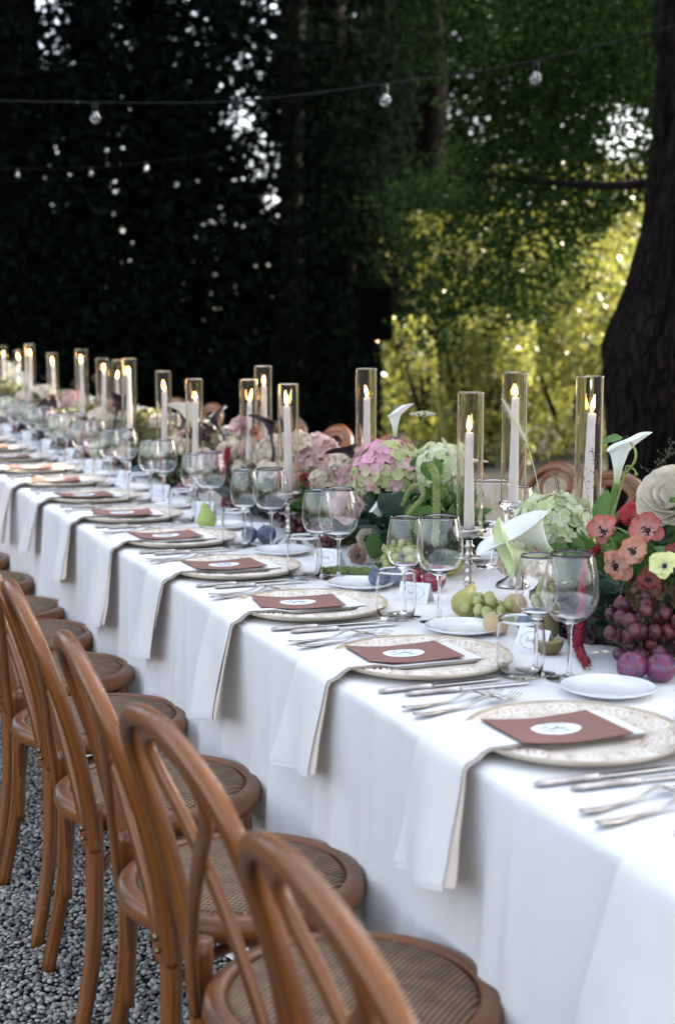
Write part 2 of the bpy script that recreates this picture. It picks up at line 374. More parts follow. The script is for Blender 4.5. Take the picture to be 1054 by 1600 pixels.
def scatter_pebbles():
    phi = (1+5**.5)/2
    iv = np.array([(-1, phi, 0), (1, phi, 0), (-1, -phi, 0), (1, -phi, 0), (0, -1, phi), (0, 1, phi), (0, -1, -phi), (0, 1, -phi), (phi, 0, -1), (phi, 0, 1), (-phi, 0, -1), (-phi, 0, 1)], float)
    iv /= np.linalg.norm(iv[0])
    jf = np.array([(0, 11, 5), (0, 5, 1), (0, 1, 7), (0, 7, 10), (0, 10, 11), (1, 5, 9), (5, 11, 4), (11, 10, 2), (10, 7, 6), (7, 1, 8), (3, 9, 4), (3, 4, 2), (3, 2, 6), (3, 6, 8), (3, 8, 9), (4, 9, 5), (2, 4, 11), (6, 2, 10), (8, 6, 7), (9, 8, 1)])
    step = .0115; xs = np.arange(-.1, 1.15, step); ys = np.arange(1.9, 6.0, step)
    X, Y = np.meshgrid(xs, ys); X = X.ravel()+rng.uniform(-.006, .006, X.size); Y = Y.ravel()+rng.uniform(-.006, .006, Y.size)
    keep = (X < .96) & (X > -.1+(Y-1.9)*.09); X = X[keep]; Y = Y[keep]; n = len(X)
    s = rng.uniform(.0042, .0082, (n, 1))*np.stack([rng.uniform(.9, 1.5, n), rng.uniform(.8, 1.1, n), rng.uniform(.45, .75, n)], 1)
    V = iv[None]*s[:, None, :]*(1+rng.uniform(-.12, .12, (n, 12, 1)))
    a = rng.uniform(0, 2*PI, n); t = rng.uniform(-.5, .5, n)
    x, y, z = V[..., 0], V[..., 1], V[..., 2]
    x, z = x*np.cos(t)[:, None]-z*np.sin(t)[:, None], x*np.sin(t)[:, None]+z*np.cos(t)[:, None]
    x, y = x*np.cos(a)[:, None]-y*np.sin(a)[:, None], x*np.sin(a)[:, None]+y*np.cos(a)[:, None]
    Vw = np.stack([x+X[:, None], y+Y[:, None], z+rng.uniform(.001, .009, n)[:, None]], 2).reshape(-1, 3)
    F = (jf[None]+(np.arange(n)*12)[:, None, None]).reshape(-1, 3)
    return npmesh('gravel', Vw, F, 'pebble', True)
tag(obj('gravel', scatter_pebbles()), 'grey pea gravel covering the ground under the chairs', 'gravel', kind='stuff')

# ------------------------------------------------------------------ forest
def azel(P):
    r = np.hypot(P[:, 0], P[:, 1]); return np.degrees(np.arctan2(P[:, 0], P[:, 1])), np.degrees(np.arctan2(P[:, 2]-CAMH, r))
def leafcloud(name, P, size, m, flat=0.):
    n = len(P)
    d = rng.normal(size=(n, 3)); d /= np.linalg.norm(d, axis=1)[:, None]
    e = rng.normal(size=(n, 3)); e -= d*(e*d).sum(1)[:, None]; e /= np.linalg.norm(e, axis=1)[:, None]
    s = size*rng.uniform(.6, 1.3, (n, 1)); nn = np.cross(d, e)
    V = np.stack([P-d*s*.5, P+e*s*.26+nn*s*.06, P+d*s*.5, P-e*s*.26+nn*s*.06], 1).reshape(-1, 3)
    F = np.arange(4*n).reshape(n, 4)
    return npmesh(name, V, F, m)
_T = rng.random((32, 32, 32))
def fnoise(P, s):
    Q = P*s; i = np.floor(Q).astype(int); f = Q-i; f = f*f*(3-2*f); r = 0
    for dx in (0, 1):
        for dy in (0, 1):
            for dz in (0, 1):
                w = (f[:, 0] if dx else 1-f[:, 0])*(f[:, 1] if dy else 1-f[:, 1])*(f[:, 2] if dz else 1-f[:, 2])
                r = r+w*_T[(i[:, 0]+dx) % 32, (i[:, 1]+dy) % 32, (i[:, 2]+dz) % 32]
    return r
def trunk(name, pts, rads, m, parent, n=20, rough=.06):
    path = spline(pts, 40); rr = np.interp(np.linspace(0, 1, 41), np.linspace(0, 1, len(rads)), rads)
    b = MB(); b.tube(path, list(rr), n, up=(1, 0, 0))
    b.v = [tuple(Vector(p)*1.0+Vector((vnoise(p[0]*3, p[1]*3, p[2]*.8, 1), vnoise(p[0]*3+9, p[1]*3, p[2]*.8, 1), 0))*rough) for p in b.v]
    return obj(name, b.mesh(name, m), parent)
def pos(az, d): return (d*math.sin(math.radians(az)), d*math.cos(math.radians(az)))
def az_of(px): return math.degrees(YAW)+math.degrees(math.atan((px-527)/FPX))
def el_of(py): return math.degrees(math.atan((510-py)/FPX))

# thin places in the crowns of the dark trees, where the bright sky comes through: (px, py, rx, ry, strength)
GAPS = [(85, 25, 50, 55, 1.), (90, 95, 30, 45, .8), (235, 45, 50, 60, .75), (225, 110, 50, 40, .55), (445, 20, 60, 60, .95), (545, 35, 80, 50, .9), (385, 110, 40, 70, .75),
        (380, 190, 45, 60, .85), (475, 190, 30, 40, .85), (415, 255, 55, 45, .9), (440, 325, 45, 30, .85), (330, 60, 40, 60, .4), (600, 15, 60, 35, .8),
        (150, 340, 60, 90, .35), (360, 345, 30, 20, .4), (185, 250, 50, 40, .35)]
GA = [(az_of(a), el_of(b), r*.0255, s*.0255, k) for a, b, r, s, k in GAPS]
def gapfield(az, el):
    k = np.zeros(len(az))
    for a, e, r, s, w in GA: k = np.maximum(k, w*np.exp(-(((az-a)/r)**2+((el-e)/s)**2)**1.3))
    return k

def tree(az, d, label, r=.3, h=9, m='bark_dark', lean=0, name='tree', group='trees behind the table'):
    x, y = pos(az, d); t = thing(name, label, 'tree', (0, 0, 0), group=group)
    trunk('trunk', [(x, y, -.1), (x+lean*.3, y, h*.4), (x+lean, y, h)], [r*1.35, r, r*.9, r*.7, r*.5], m, t)
    return t, (x, y)
dark = []
for az, d, r, lb in [(9.3, 19.0, .62, 'massive grey-brown trunk of the tree standing behind the far end of the table'),
                     (15.2, 19.5, .30, 'dark tree with dense black-green crown between the massive trunk and the slim trunks'),
                     (20.3, 17.8, .17, 'slim dark trunk standing straight under the bright gaps in the leaves'),
                     (22.3, 18.8, .24, 'dark reddish trunk just beside the black loudspeaker'),
                     (5.0, 18.5, .35, 'dark tree at the edge of the wood beyond the massive trunk'),
                     (12.4, 20.5, .25, 'dark tree half hidden behind the far candles')]:
    t, p = tree(az, d, lb, r, 9.5, 'bark_grey' if az < 10 else 'bark_dark', rng.uniform(-.4, .4))
    dark.append((t, p))
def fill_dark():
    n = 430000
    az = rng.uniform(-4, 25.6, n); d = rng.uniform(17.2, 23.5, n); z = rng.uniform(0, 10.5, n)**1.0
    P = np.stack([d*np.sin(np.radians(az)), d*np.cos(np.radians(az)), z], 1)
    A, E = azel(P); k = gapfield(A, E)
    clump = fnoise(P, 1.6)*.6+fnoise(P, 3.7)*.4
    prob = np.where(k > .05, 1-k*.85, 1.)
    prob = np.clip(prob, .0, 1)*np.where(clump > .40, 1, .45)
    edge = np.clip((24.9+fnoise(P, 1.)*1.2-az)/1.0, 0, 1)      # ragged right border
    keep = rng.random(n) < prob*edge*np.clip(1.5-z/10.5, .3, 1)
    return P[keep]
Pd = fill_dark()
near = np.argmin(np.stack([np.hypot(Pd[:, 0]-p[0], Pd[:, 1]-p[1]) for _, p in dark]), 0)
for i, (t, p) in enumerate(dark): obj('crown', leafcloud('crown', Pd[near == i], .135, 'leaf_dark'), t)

# right-hand tree with the burl
t = thing('tree', 'big dark trunk with a bulging burl at the right, behind the tall calla lily', 'tree', group='trees behind the table')
bx, by = pos(az_of(1120), 9.3)
ux = Vector((math.cos(YAW), -math.sin(YAW), 0))
b = MB(); prof = [(-.1, .58), (.45, .60), (.8, .60), (1.05, .645), (1.22, .655), (1.4, .60), (1.62, .53), (1.95, .48), (2.5, .43), (3.2, .41), (4.5, .38), (8, .3)]
zz = np.array([p[0] for p in prof]); rr = np.array([p[1] for p in prof])
def tfn(u, v):
    z = -.1+v*8; r = np.interp(z, zz, rr); a = 2*PI*u
    bul = .0 if z > 3 else .05*math.sin(3*a+z)
    rid = .022*abs(math.sin(13*a+5*vnoise(z, math.sin(a), math.cos(a), .9)))+.05*vnoise(math.cos(a)*4, math.sin(a)*4, z*1.2)+.02*vnoise(math.cos(a)*11, math.sin(a)*11, z*4)
    return (bx+(r+bul+rid)*math.cos(a), by+(r+bul+rid)*math.sin(a), z)
b.grid(tfn, 180, 160, True); obj('trunk', b.mesh('trunk', 'bark_dark'), t)
def limb(p0, p1, p2, r0, r1, par, m='bark_dark'):
    pts = spline([p0, p1, p2], 16); b = MB(); b.tube(pts, list(np.linspace(r0, r1, 17)), 8)
    return obj('branch', b.mesh('branch', m), par)
limb((bx-.2, by, 2.25), ond(930, 290, 9.8), ond(700, 268, 12), .045, .012, t)
t5 = thing('tree', 'leafy green tree whose low boughs hang behind the string of bulbs', 'tree', group='trees behind the table')
x5, y5 = pos(25.2, 20)
trunk('trunk', [(x5, y5, -.1), (x5+.2, y5, 4), (x5, y5, 10)], [.3, .25, .2], 'bark_dark', t5)
def cloud(n, azr, dr, pyr_lo, pyr_hi, thr=.45, s=(1.1, 2.7), taper=None):
    "points between two heights given as photograph rows at their own distance"
    az = rng.uniform(*azr, n); d = rng.uniform(*dr, n); f = rng.random(n)
    py = pyr_lo+(pyr_hi-pyr_lo)*f
    z = CAMH+d*(510-py)/FPX
    P = np.stack([d*np.sin(np.radians(az)), d*np.cos(np.radians(az)), z], 1)
    c = fnoise(P, s[0])*.6+fnoise(P, s[1])*.4
    k = (c > thr) & (z > .02)
    if taper is not None: k &= taper(az, py, c)
    return P[k]
def low_edge(az, py, c):      # ragged lower edge of the hanging boughs
    lim = np.interp(az, [22, 25, 28, 30, 32, 34, 37], [470, 470, 450, 400, 330, 260, 250])
    bright = np.exp(-(((az-33.3)/1.5)**2+((py-235)/75.)**2)) > rng.uniform(.25, .75, len(az))
    return (py < lim+(c-.45)*500) & ~(bright & (c < .56)) & (c > .50+.30*np.clip((27.0-az)/5, 0, 1))
P = cloud(150000, (22.2, 35.8), (10.5, 13.8), 560, -200, .53, (.9, 3.6), low_edge)
obj('crown', leafcloud('crown', P, .052, 'leaf_mid'), t5)
t6 = thing('tree', 'tall light green tree rising beyond the sunlit shrubs', 'tree', group='trees behind the table')
x6, y6 = pos(30, 30)
trunk('trunk', [(x6, y6, -.1), (x6+.2, y6, 4), (x6, y6, 12)], [.4, .3, .2], 'bark_dark', t6)
P = cloud(340000, (20, 40), (24, 31), 620, -300, .37, (.8, 2.4), lambda a, p, c: c > .37+.26*np.exp(-(((a-33.3)/1.5)**2+((p-245)/75.)**2))+rng.normal(0, .035, len(a)))
obj('crown', leafcloud('crown', P, .13, 'leaf_far'), t6)
# sunlit shrubs, one behind another
for i, (a0, a1, d0, d1, top, n, lb) in enumerate([
        (24.0, 27.5, 15.5, 17.5, 560, 9000, 'olive shrub in half shade just beside the loudspeaker stand'),
        (26.2, 30.0, 13.5, 15.5, 500, 15000, 'yellow-green sunlit shrub behind the two tall glass hurricanes'),
        (29.0, 33.8, 14.5, 16.5, 440, 17000, 'bright sunlit shrub between the right hurricane and the burled trunk'),
        (23.5, 29.0, 18.0, 21.0, 400, 15000, 'taller lime green bush rising behind the olive shrub'),
        (28.0, 35.5, 19.0, 22.0, 330, 20000, 'tallest sunlit bush glowing yellow behind the burled trunk'),
        (33.5, 40.0, 15.0, 18.0, 420, 9000, 'sunlit shrub mostly hidden by the burled trunk')]):
    x, y = pos((a0+a1)/2, (d0+d1)/2)
    t = thing('shrub', lb, 'shrub', group='shrubs behind the table')
    b = MB()
    for k in range(5):
        q = Vector((x, y, 0)); e = q+Vector((rng.uniform(-.8, .8), rng.uniform(-.5, .5), 1.6))
        b.tube(spline([q, (q+e)/2+Vector((rng.uniform(-.2, .2), 0, 0)), e], 6), [.04, .035, .03, .025, .02, .015, .01], 6)
    obj('stem', b.mesh('stem', 'bark_dark'), t)
    am = (a0+a1)/2; aw = (a1-a0)/2
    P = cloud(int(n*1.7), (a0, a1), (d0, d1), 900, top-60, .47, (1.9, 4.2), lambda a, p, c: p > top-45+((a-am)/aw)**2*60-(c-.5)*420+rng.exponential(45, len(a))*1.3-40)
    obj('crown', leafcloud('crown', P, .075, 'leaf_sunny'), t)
# trees outside the picture, part of the same wood: they shade the table and stand in its reflections
for i, (x, y, rad, zc, hh, n, lb) in enumerate([
        (8.2, 4.2, 2.6, 5.0, 3.6, 26000, 'broad shade tree standing to the right of the table'),
        (6.6, -.2, 2.3, 4.6, 3.2, 18000, 'shade tree to the right behind the photographer'),
        (-6, 14, 3.0, 4.6, 4.4, 16000, 'dark tree beyond the far end of the table row')]):
    t = thing('tree', lb, 'tree', group='trees around the clearing')
    trunk('trunk', [(x, y, -.1), (x+.1, y, zc*.6), (x, y, zc+hh*.6)], [.4, .3, .15], 'bark_dark', t)
    q = rng.normal(size=(n, 3)); q /= np.linalg.norm(q, axis=1)[:, None]; q *= rng.random((n, 1))**.4
    P = q*[rad, rad, hh]+[x, y, zc]; c = fnoise(P, 1.1); P = P[(c > .33) & (P[:, 2] > .6)]
    obj('crown', leafcloud('crown', P, .22, 'leaf_dark'), t)

# ------------------------------------------------------------------ table and cloth
TX0, TX1, TY0, TY1, TZ = .935, 2.115, -.4, 12.6, .75
t = thing('banquet_table', 'long trestle banquet table hidden under the white cloth', 'table', (0, 0, 0))
b = MB(); b.box(TX0+.01, TX1-.01, TY0+.01, TY1-.01, .715, .742); obj('tabletop', b.mesh('tabletop', 'table_wood', False), t)
lg = MB(); lg.box(-.025, .025, -.025, .025, .005, .715); lgm = lg.mesh('leg', 'table_wood', False)
for yy in np.arange(0, 12.6, 1.8):
    for xx in (TX0+.2, TX1-.2): obj('leg', lgm, t, (xx, yy, 0))
def cloth_pt(u, v):
    y = TY0+(TY1-TY0)*u
    # profile runs front hem -> front edge -> back edge -> back hem
    if v < .4:
        k = 1-v/.4; z = TZ-.006-(TZ-.02)*k
        fold = .014*math.sin(y*9.5+1.5*math.sin(y*2.3))+.010*math.sin(y*17+3*vnoise(y, 0, 0, 1.3))+.022*vnoise(y*1.2+z*1.1, z*.7, 5, 1.6)
        for fq, sl, am in ((2.1, .22, .020), (3.37, -.30, .014), (5.3, .12, .009)):
            w = ((y*fq+z*sl+.5*vnoise(y, fq, 3, .7)) % 1)-.5; fold += am*math.exp(-(w/.07)**2)*(1+.6*vnoise(y*fq, 1, 1, 1))
        x = TX0-.006-.012*k-(.006+fold*1.1)*k**.6+.004*vnoise(y, z, 2, 4.0)*min(1, k*3)
        return (x, y, z)
    if v > .6:
        k = (v-.6)/.4; z = TZ-.006-(TZ-.02)*k
        return (TX1+.006+.02*k+.012*math.sin(y*10)*k, y, z)
    w = (v-.4)/.2; x = TX0+(TX1-TX0)*w
    z = TZ-.006*math.exp(-((min(w, 1-w)*(TX1-TX0))/.006)**1)+.0007*vnoise(x, y, 0, 5)
    return (x, y, z)
b = MB()
vsamp = list(np.linspace(0, .385, 22))+[.392, .398, .4, .401, .403, .406, .41]+list(np.linspace(.42, .58, 16))+[.59, .594, .597, .599, .6, .602, .608]+list(np.linspace(.62, 1, 10))
b.grid(lambda u, v: cloth_pt(u, vsamp[int(round(v*(len(vsamp)-1)))]), 1100, len(vsamp)-1)
tag(obj('tablecloth', b.mesh('tablecloth', 'tablecloth')), 'long white linen cloth hanging to the gravel from the banquet table', 'tablecloth')

# ------------------------------------------------------------------ chairs
def seat_curve(u, r=.205, fx=1.0):
    a = 2*PI*u; return (r*math.cos(a)*(1.0), r*math.sin(a)*(1.02 if math.cos(a) > 0 else .95), 0)
HOOP = [(-.160, .176, .40), (-.172, .188, .50), (-.196, .200, .62), (-.226, .203, .72), (-.252, .186, .797), (-.270, .122, .848), (-.277, 0, .870)]
HOOP = HOOP + [(x, -y, z) for x, y, z in HOOP[-2::-1]]
def make_chair(label):
    t = thing('bentwood_chair', label, 'chair', group='bentwood chairs along the near side of the table')
    b = MB(); b.tube(spline(HOOP, 110), .0165, 22, .0145, up=(0, 1, 0), grain=1); obj('back_hoop', b.mesh('back_hoop', 'bentwood'), t)
    for s in (1, -1):
        p = [(-.174, -.150*s, .395), (-.184, -.132*s, .48), (-.198, -.085*s, .57), (-.212, -.025*s, .65), (-.228, .045*s, .72), (-.244, .105*s, .775), (-.258, .115*s, .815), (-.265, .075*s, .838), (-.268, .01*s, .848)]
        b = MB(); b.tube(spline(p, 60), .0085, 18, .0150, up=(-1, 0, 0), grain=5+s); obj('cross_strip', b.mesh('cross_strip', 'bentwood'), t, (s*.004, 0, 0))
    # seat ring and pad
    b = MB()
    prof = [(.173, .448), (.175, .457), (.180, .461), (.197, .459), (.205, .452), (.207, .438), (.204, .426), (.197, .421), (.178, .422), (.173, .430), (.173, .448)]
    b.lathe(prof, 72); b.a = [max(.01, min(1, .5+.5*vnoise(p[0], p[1], p[2]*6, 9)+.4*vnoise(math.hypot(p[0], p[1])*40, p[2]*40, 3))) for p in b.v]; obj('seat_frame', b.mesh('seat_frame', 'bentwood'), t)
    b = MB(); b.lathe([(.1745, .450), (.165, .4595), (.12, .466), (.06, .469), (.001, .470)], 56); b.lathe([(.174, .440), (.001, .438)], 40)
    obj('woven_seat', b.mesh('woven_seat', 'woven_cane'), t)
    for s in (1, -1):
        b = MB(); pts = spline([(-.160, .172*s, .492), (-.160, .175*s, .36), (-.168, .183*s, .2), (-.205, .196*s, 0)], 20)
        b.tube(pts, list(np.linspace(.0185, .0150, 21)), 20, grain=9+s); obj('leg', b.mesh('leg', 'bentwood'), t)
        b = MB(); pts = spline([(.138, .118*s, .425), (.146, .128*s, .3), (.160, .142*s, .15), (.175, .155*s, 0)], 16)
        b.tube(pts, list(np.linspace(.020, .0135, 17)), 18, grain=14+s); obj('leg', b.mesh('leg', 'bentwood'), t)
        b = MB(); b.ball((-.178, .152*s, .435), .0075, 10, 6, (.8, 1, 1)); b.ball((-.181, .180*s, .425), .005, 8, 6); obj('screw', b.mesh('screw', 'screw'), t)
    b = MB()
    for (x0, y0, x1, y1) in ((.142, -.128, .142, .128), (-.162, .170, .142, .128), (-.162, -.170, .142, -.128), (-.162, -.170, -.162, .170)):
        mx, my = (x0+x1)/2, (y0+y1)/2; l = math.hypot(mx, my) or 1
        q = (mx*.82, my*.82, .395)
        b.tube(spline([(x0, y0, .17), (x0*.97, y0*.95, .28), (x0*.8+mx*.18, y0*.8+my*.18, .375), q, (x1*.8+mx*.18, y1*.8+my*.18, .375), (x1*.97, y1*.95, .28), (x1, y1, .17)], 30), .0095, 10, grain=20)
    obj('bent_brace', b.mesh('bent_brace', 'bentwood'), t)
    return t
CY = [1.20, 1.735, 2.20, 2.72, 3.26, 3.76, 4.24, 4.66, 5.2, 5.72, 6.25]
CL = ['closest bentwood chair, blurred hoop back in front of the camera', 'second bentwood chair, with worn varnish on top of its hoop',
      'third bentwood chair counted from the camera, its woven seat fully in view', 'fourth bentwood chair, hoop top chipped and shiny at the picture edge']
chair0 = make_chair('x')
for i, y in enumerate(CY):
    lb = CL[i] if i < 4 else '%s bentwood chair of the near row, counted from the camera, seen mostly by its seat' % ORD[i]
    rz = rng.uniform(-.07, .07); p = (.728+rng.uniform(-.006, .006), y, 0)
    if i == 0: chair0['label'] = lb; chair0.location = p
    else: copy_tree(chair0, lb, p, (0, 0, rz))
FAR_Y = [3.62, 4.05, 4.42, 5.2, 5.8, 6.42, 7.1, 7.8, 8.5, 9.2]
for i, y in enumerate(FAR_Y):
    c = copy_tree(chair0, '%s bentwood chair along the far side of the table, hoop showing above the flowers' % ORD[i], (2.36+rng.uniform(-.02, .03), y, 0), (0, 0, PI+rng.uniform(-.1, .1)))
    c['group'] = 'bentwood chairs along the far side of the table'

# ------------------------------------------------------------------ place settings
def charger_meshes():
    NU, NV = 288, 44
    def h(u, r):
        # embossed rosettes joined by scrolls on the broad rim
        if r < .100 or r > .160: return 0.
        e = min((r-.100)/.006, (.160-r)/.005, 1); e = max(e, 0)
        N = 10; s = (u*N) % 1 - .5; q = s*(2*PI*.131/N); w = r-.131
        rad = math.hypot(q, w); an = math.atan2(w, q)
        ros = .0
        if rad < .021: ros = (.55+.45*math.cos(6*an))*math.exp(-((rad-.012)/.006)**2)+math.exp(-(rad/.004)**2)
        ring = math.exp(-((rad-.0225)/.0022)**2)
        s2 = ((u*N+.5) % 1)-.5; q2 = s2*(2*PI*.131/N); rad2 = math.hypot(q2, w*1.1); an2 = math.atan2(w, q2)
        spi = math.exp(-(rad2/.019)**4)*(.5+.5*math.cos(an2*2+rad2*700))
        fine = .30*vnoise(q*260+int(u*N)*7, w*260, 3)
        edge = math.exp(-((r-.157)/.0018)**2)*(.7+.3*math.cos(u*2*PI*90))+math.exp(-((r-.1035)/.0015)**2)*.8
        return e*(max(ros, ring, spi*.95, edge)+fine)
    rs = [.0]+list(np.linspace(.03, .095, 5))+list(np.linspace(.099, .1605, NV-8))+[.1625, .165]
    base = lambda r: .008+(.003*min(1, max(0, (r-.095)/.01)))+max(0, (r-.1))*.09
    V = []; T = []
    for r in rs:
        for k in range(NU):
            u = k/NU; hh = h(u, r); rr = r
            if r > .158: rr = r+.0012*math.cos(u*2*PI*36)
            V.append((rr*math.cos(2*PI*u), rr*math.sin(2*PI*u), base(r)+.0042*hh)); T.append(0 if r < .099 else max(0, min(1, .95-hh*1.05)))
    n = len(rs); F = [(i*NU+k, i*NU+(k+1) % NU, (i+1)*NU+(k+1) % NU, (i+1)*NU+k) for i in range(n-1) for k in range(NU)]
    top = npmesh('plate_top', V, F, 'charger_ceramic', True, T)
    b = MB(); b.lathe([(.165, .0205), (.1655, .017), (.155, .010), (.12, .003), (.115, .0012), (.001, .0012)], 96)
    return top, b.mesh('plate_underside', 'charger_under')
CH_TOP, CH_UND = charger_meshes()
def make_charger(label, loc, far=False):
    t = thing('charger_plate', label, 'plate', loc, group='embossed charger plates')
    obj('plate_top', CH_TOP, t); obj('plate_underside', CH_UND, t); return t
def napkin_mesh(seed, inner=False):
    r = random.Random(seed+40); dx0 = r.uniform(-.008, .008); b = MB(); L_h = .235+r.uniform(-.03, .03); tw = r.uniform(-.09, .09); wav = r.uniform(.6, 1.5)
    edge = TX0-.012
    def layer(off, w0, w1, lh, sy, skew, z_in):
        nu, nv = 14, 46
        def fn(u, v):
            # v runs from the plate outwards over the rim, over the table edge and down; x is in world metres relative to the plate centre
            total = .275+lh; s = v*total
            yw = w0+(w1-w0)*max(0, (s-.275)/lh)**.8 if s > .275 else w0
            y = (u-.5)*yw+sy+skew*max(0, s-.275)
            x0 = 1.115; x = .100-s
            edge_x = edge-x0
            plate = z_in+.0075*max(0, min(1, (-x-.075)/.04))
            if x > -.168: z = plate
            elif x > edge_x:
                k = min(1, (-.168-x)/(-.168-edge_x)); z = plate*(1-k)+(.0035+off)*k
            else:
                d = edge_x-x; rr = .008; ang = min(d/rr, PI/2); x = edge_x-rr*math.sin(ang); z = .0035+off-rr*(1-math.cos(ang))-max(0, d-rr*PI/2)
                hd = -z
                x -= .007+hd*.17+.011*wav*math.sin((y*5.4*(1.4+.3*seed)+.37*seed+hd*1.5)*PI)*min(1, hd*6)
                y += .010*math.sin(hd*9+seed)*hd*2+.007*vnoise(hd*9, u*2, seed, 1.)*min(1, hd*6); x -= .006*abs(vnoise(u*3.5, hd*6, seed+9, 1.))*min(1, hd*6); z -= .036*(u-.5)*min(1, hd*5)
            z += .0010*vnoise(x, y, seed, 25)
            return (x-off*(1 if s > .27 else 0), y, z)
        b.grid(fn, nu, nv)
        # return face for cloth thickness
        b.grid(lambda u, v: tuple(a+c for a, c in zip(fn(u, v), (.0016 if v > .5 else 0, 0, -.0016))), nu, nv)
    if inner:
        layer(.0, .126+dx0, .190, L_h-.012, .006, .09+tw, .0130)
    else:
        layer(.0016, .132+dx0, .182, L_h-.002, .011, .13+tw, .0145)
        layer(.0032, .136+dx0, .188, L_h-.008, .013, .14+tw, .0162)
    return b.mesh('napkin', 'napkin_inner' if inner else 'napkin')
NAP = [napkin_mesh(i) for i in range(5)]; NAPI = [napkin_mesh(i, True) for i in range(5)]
def squiggle(b, cx, cy, w, z, r=.0005, flip=1):
    pts = [(-.5, -.1), (-.42, .35), (-.33, .42), (-.30, 0), (-.36, -.35), (-.24, -.2), (-.12, .1), (-.08, -.15), (0, .05), (.04, -.18), (.12, .02), (.16, .4), (.2, .1), (.2, -.18), (.3, 0), (.36, -.15), (.5, .05)]
    b.tube(spline([(cx+x*w, cy+flip*y*w*.6, z) for x, y in pts], 60), r, 4)
def make_menu(label, loc, rz):
    t = thing('menu_card', label, 'menu', loc, (0, 0, rz), group='menu cards on the napkins')
    def fn(u, v): x = (u-.5)*.184; return (x, (v-.5)*.136, .0012+(.0085 if u < .5 else .0035)*(abs(u-.5)*2)**1.7)
    b = MB(); b.grid(fn, 12, 4); b.grid(lambda u, v: tuple(np.array(fn(u, 1-v))-(0, 0, .0012)), 12, 4)
    obj('card', b.mesh('card', 'menu_card'), t)
    b = MB(); n = 40
    vs = [(0, 0, .0022)]+[((.040+.0007*math.cos(k*2*PI/8*5))*math.cos(2*PI*k/n), (.029+.0006*math.cos(k*2))*math.sin(2*PI*k/n), .0022+.001*abs(math.cos(2*PI*k/n))**2) for k in range(n)]
    b.add(vs, [(0, k+1, (k+1) % n+1) for k in range(n)]); md = obj('medallion', b.mesh('medallion', 'paper'), t)
    b = MB(); squiggle(b, 0, .002, .036, .0034); b.tube([(.026*math.cos(a), .019*math.sin(a), .0036) for a in np.linspace(.4, 5.9, 40)], .0004, 4)
    b.tube(spline([(-.012, -.012, .0034), (0, .003, .0034), (.014, -.013, .0034)], 12), .0005, 4)
    obj('lettering', b.mesh('lettering', 'ink'), md)
    return t
def make_knife(label, L=.235):
    t = thing('dinner_knife', label, 'knife', group='knives by the charger plates')
    b = MB(); n = 26; hl = .43*L
    b.tube([(hl*k/n, 0, .0045) for k in range(n+1)], [.0015+.0072*math.sin(min(1, (k+.6)/4)*PI/2)-.0020*(k/n)+(.0018 if k in (20, 22, 24) else 0) for k in range(n+1)], 10,
           [.0015+.0030*math.sin(min(1, (k+.6)/4)*PI/2)+(.001 if k in (20, 22, 24) else 0) for k in range(n+1)], up=(0, 1, 0)); obj('handle', b.mesh('handle', 'pewter'), t)
    b = MB()
    prof = [(hl, .006), (hl+.02, .0085), (hl+.07, .0095), (L-.03, .0095), (L-.012, .0075), (L-.004, .004), (L, .001)]
    vs = []; fs = []
    for x, w in prof: vs += [(x, -w*.75, .0045), (x, -w*.2, .0058), (x, w*.75, .0052), (x, w*.2, .0030)]
    for i in range(len(prof)-1):
        for k in range(4): fs.append((4*i+k, 4*i+(k+1) % 4, 4*i+4+(k+1) % 4, 4*i+4+k))
    b.add(vs, fs); obj('blade', b.mesh('blade', 'silver'), t); return t
def make_fork(label, L=.20):
    t = thing('dinner_fork', label, 'fork', group='forks by the charger plates')
    def zc(x): k = x/L; return .0035+.010*math.exp(-((k-.68)/.13)**2)+.004*math.exp(-((k)/.1)**2)+.007*max(0, (k-.93)/.07)
    n = 34; b = MB(); xs = [L*.72*k/n for k in range(n+1)]
    b.tube([(x, 0, zc(x)) for x in xs], [.0020+.0052*math.exp(-((x-.02)/.03)**2)+.0015+.0030*max(0, (x/L-.62)/.1) for x in xs], 8, [.0018]*(n+1), up=(0, 1, 0)); obj('handle', b.mesh('handle', 'pewter'), t)
    b = MB(); b.grid(lambda u, v: (L*(.70+.10*u), (v-.5)*(.008+.016*min(1, u*1.6)), zc(L*(.70+.10*u))+.0012), 6, 4); b.grid(lambda u, v: (L*(.70+.10*u), (v-.5)*(.008+.016*min(1, u*1.6)), zc(L*(.70+.10*u))-.0008), 6, 4)
    for k in range(4):
        y = (k-1.5)*.0068; b.tube([(L*q, y*(1 if q < .95 else .97), zc(L*q)) for q in (.79, .85, .9, .95, 1.)], [.0019, .0017, .0015, .0013, .0006], 6)
    obj('tines', b.mesh('tines', 'silver'), t); return t
def make_bread(label):
    t = obj('bread_plate', None); C.objects.unlink(t); bpy.data.objects.remove(t)
    b = MB(); b.lathe([(.001, .0045), (.045, .0045), (.052, .0065), (.074, .0125), (.0785, .0145), (.0795, .0150), (.0798, .0140), (.075, .0112), (.053, .0040), (.048, .0012), (.001, .0012)], 64)
    o = obj('bread_plate', b.mesh('bread_plate', 'porcelain')); return tag(o, label, 'bread plate', 'white bread plates')
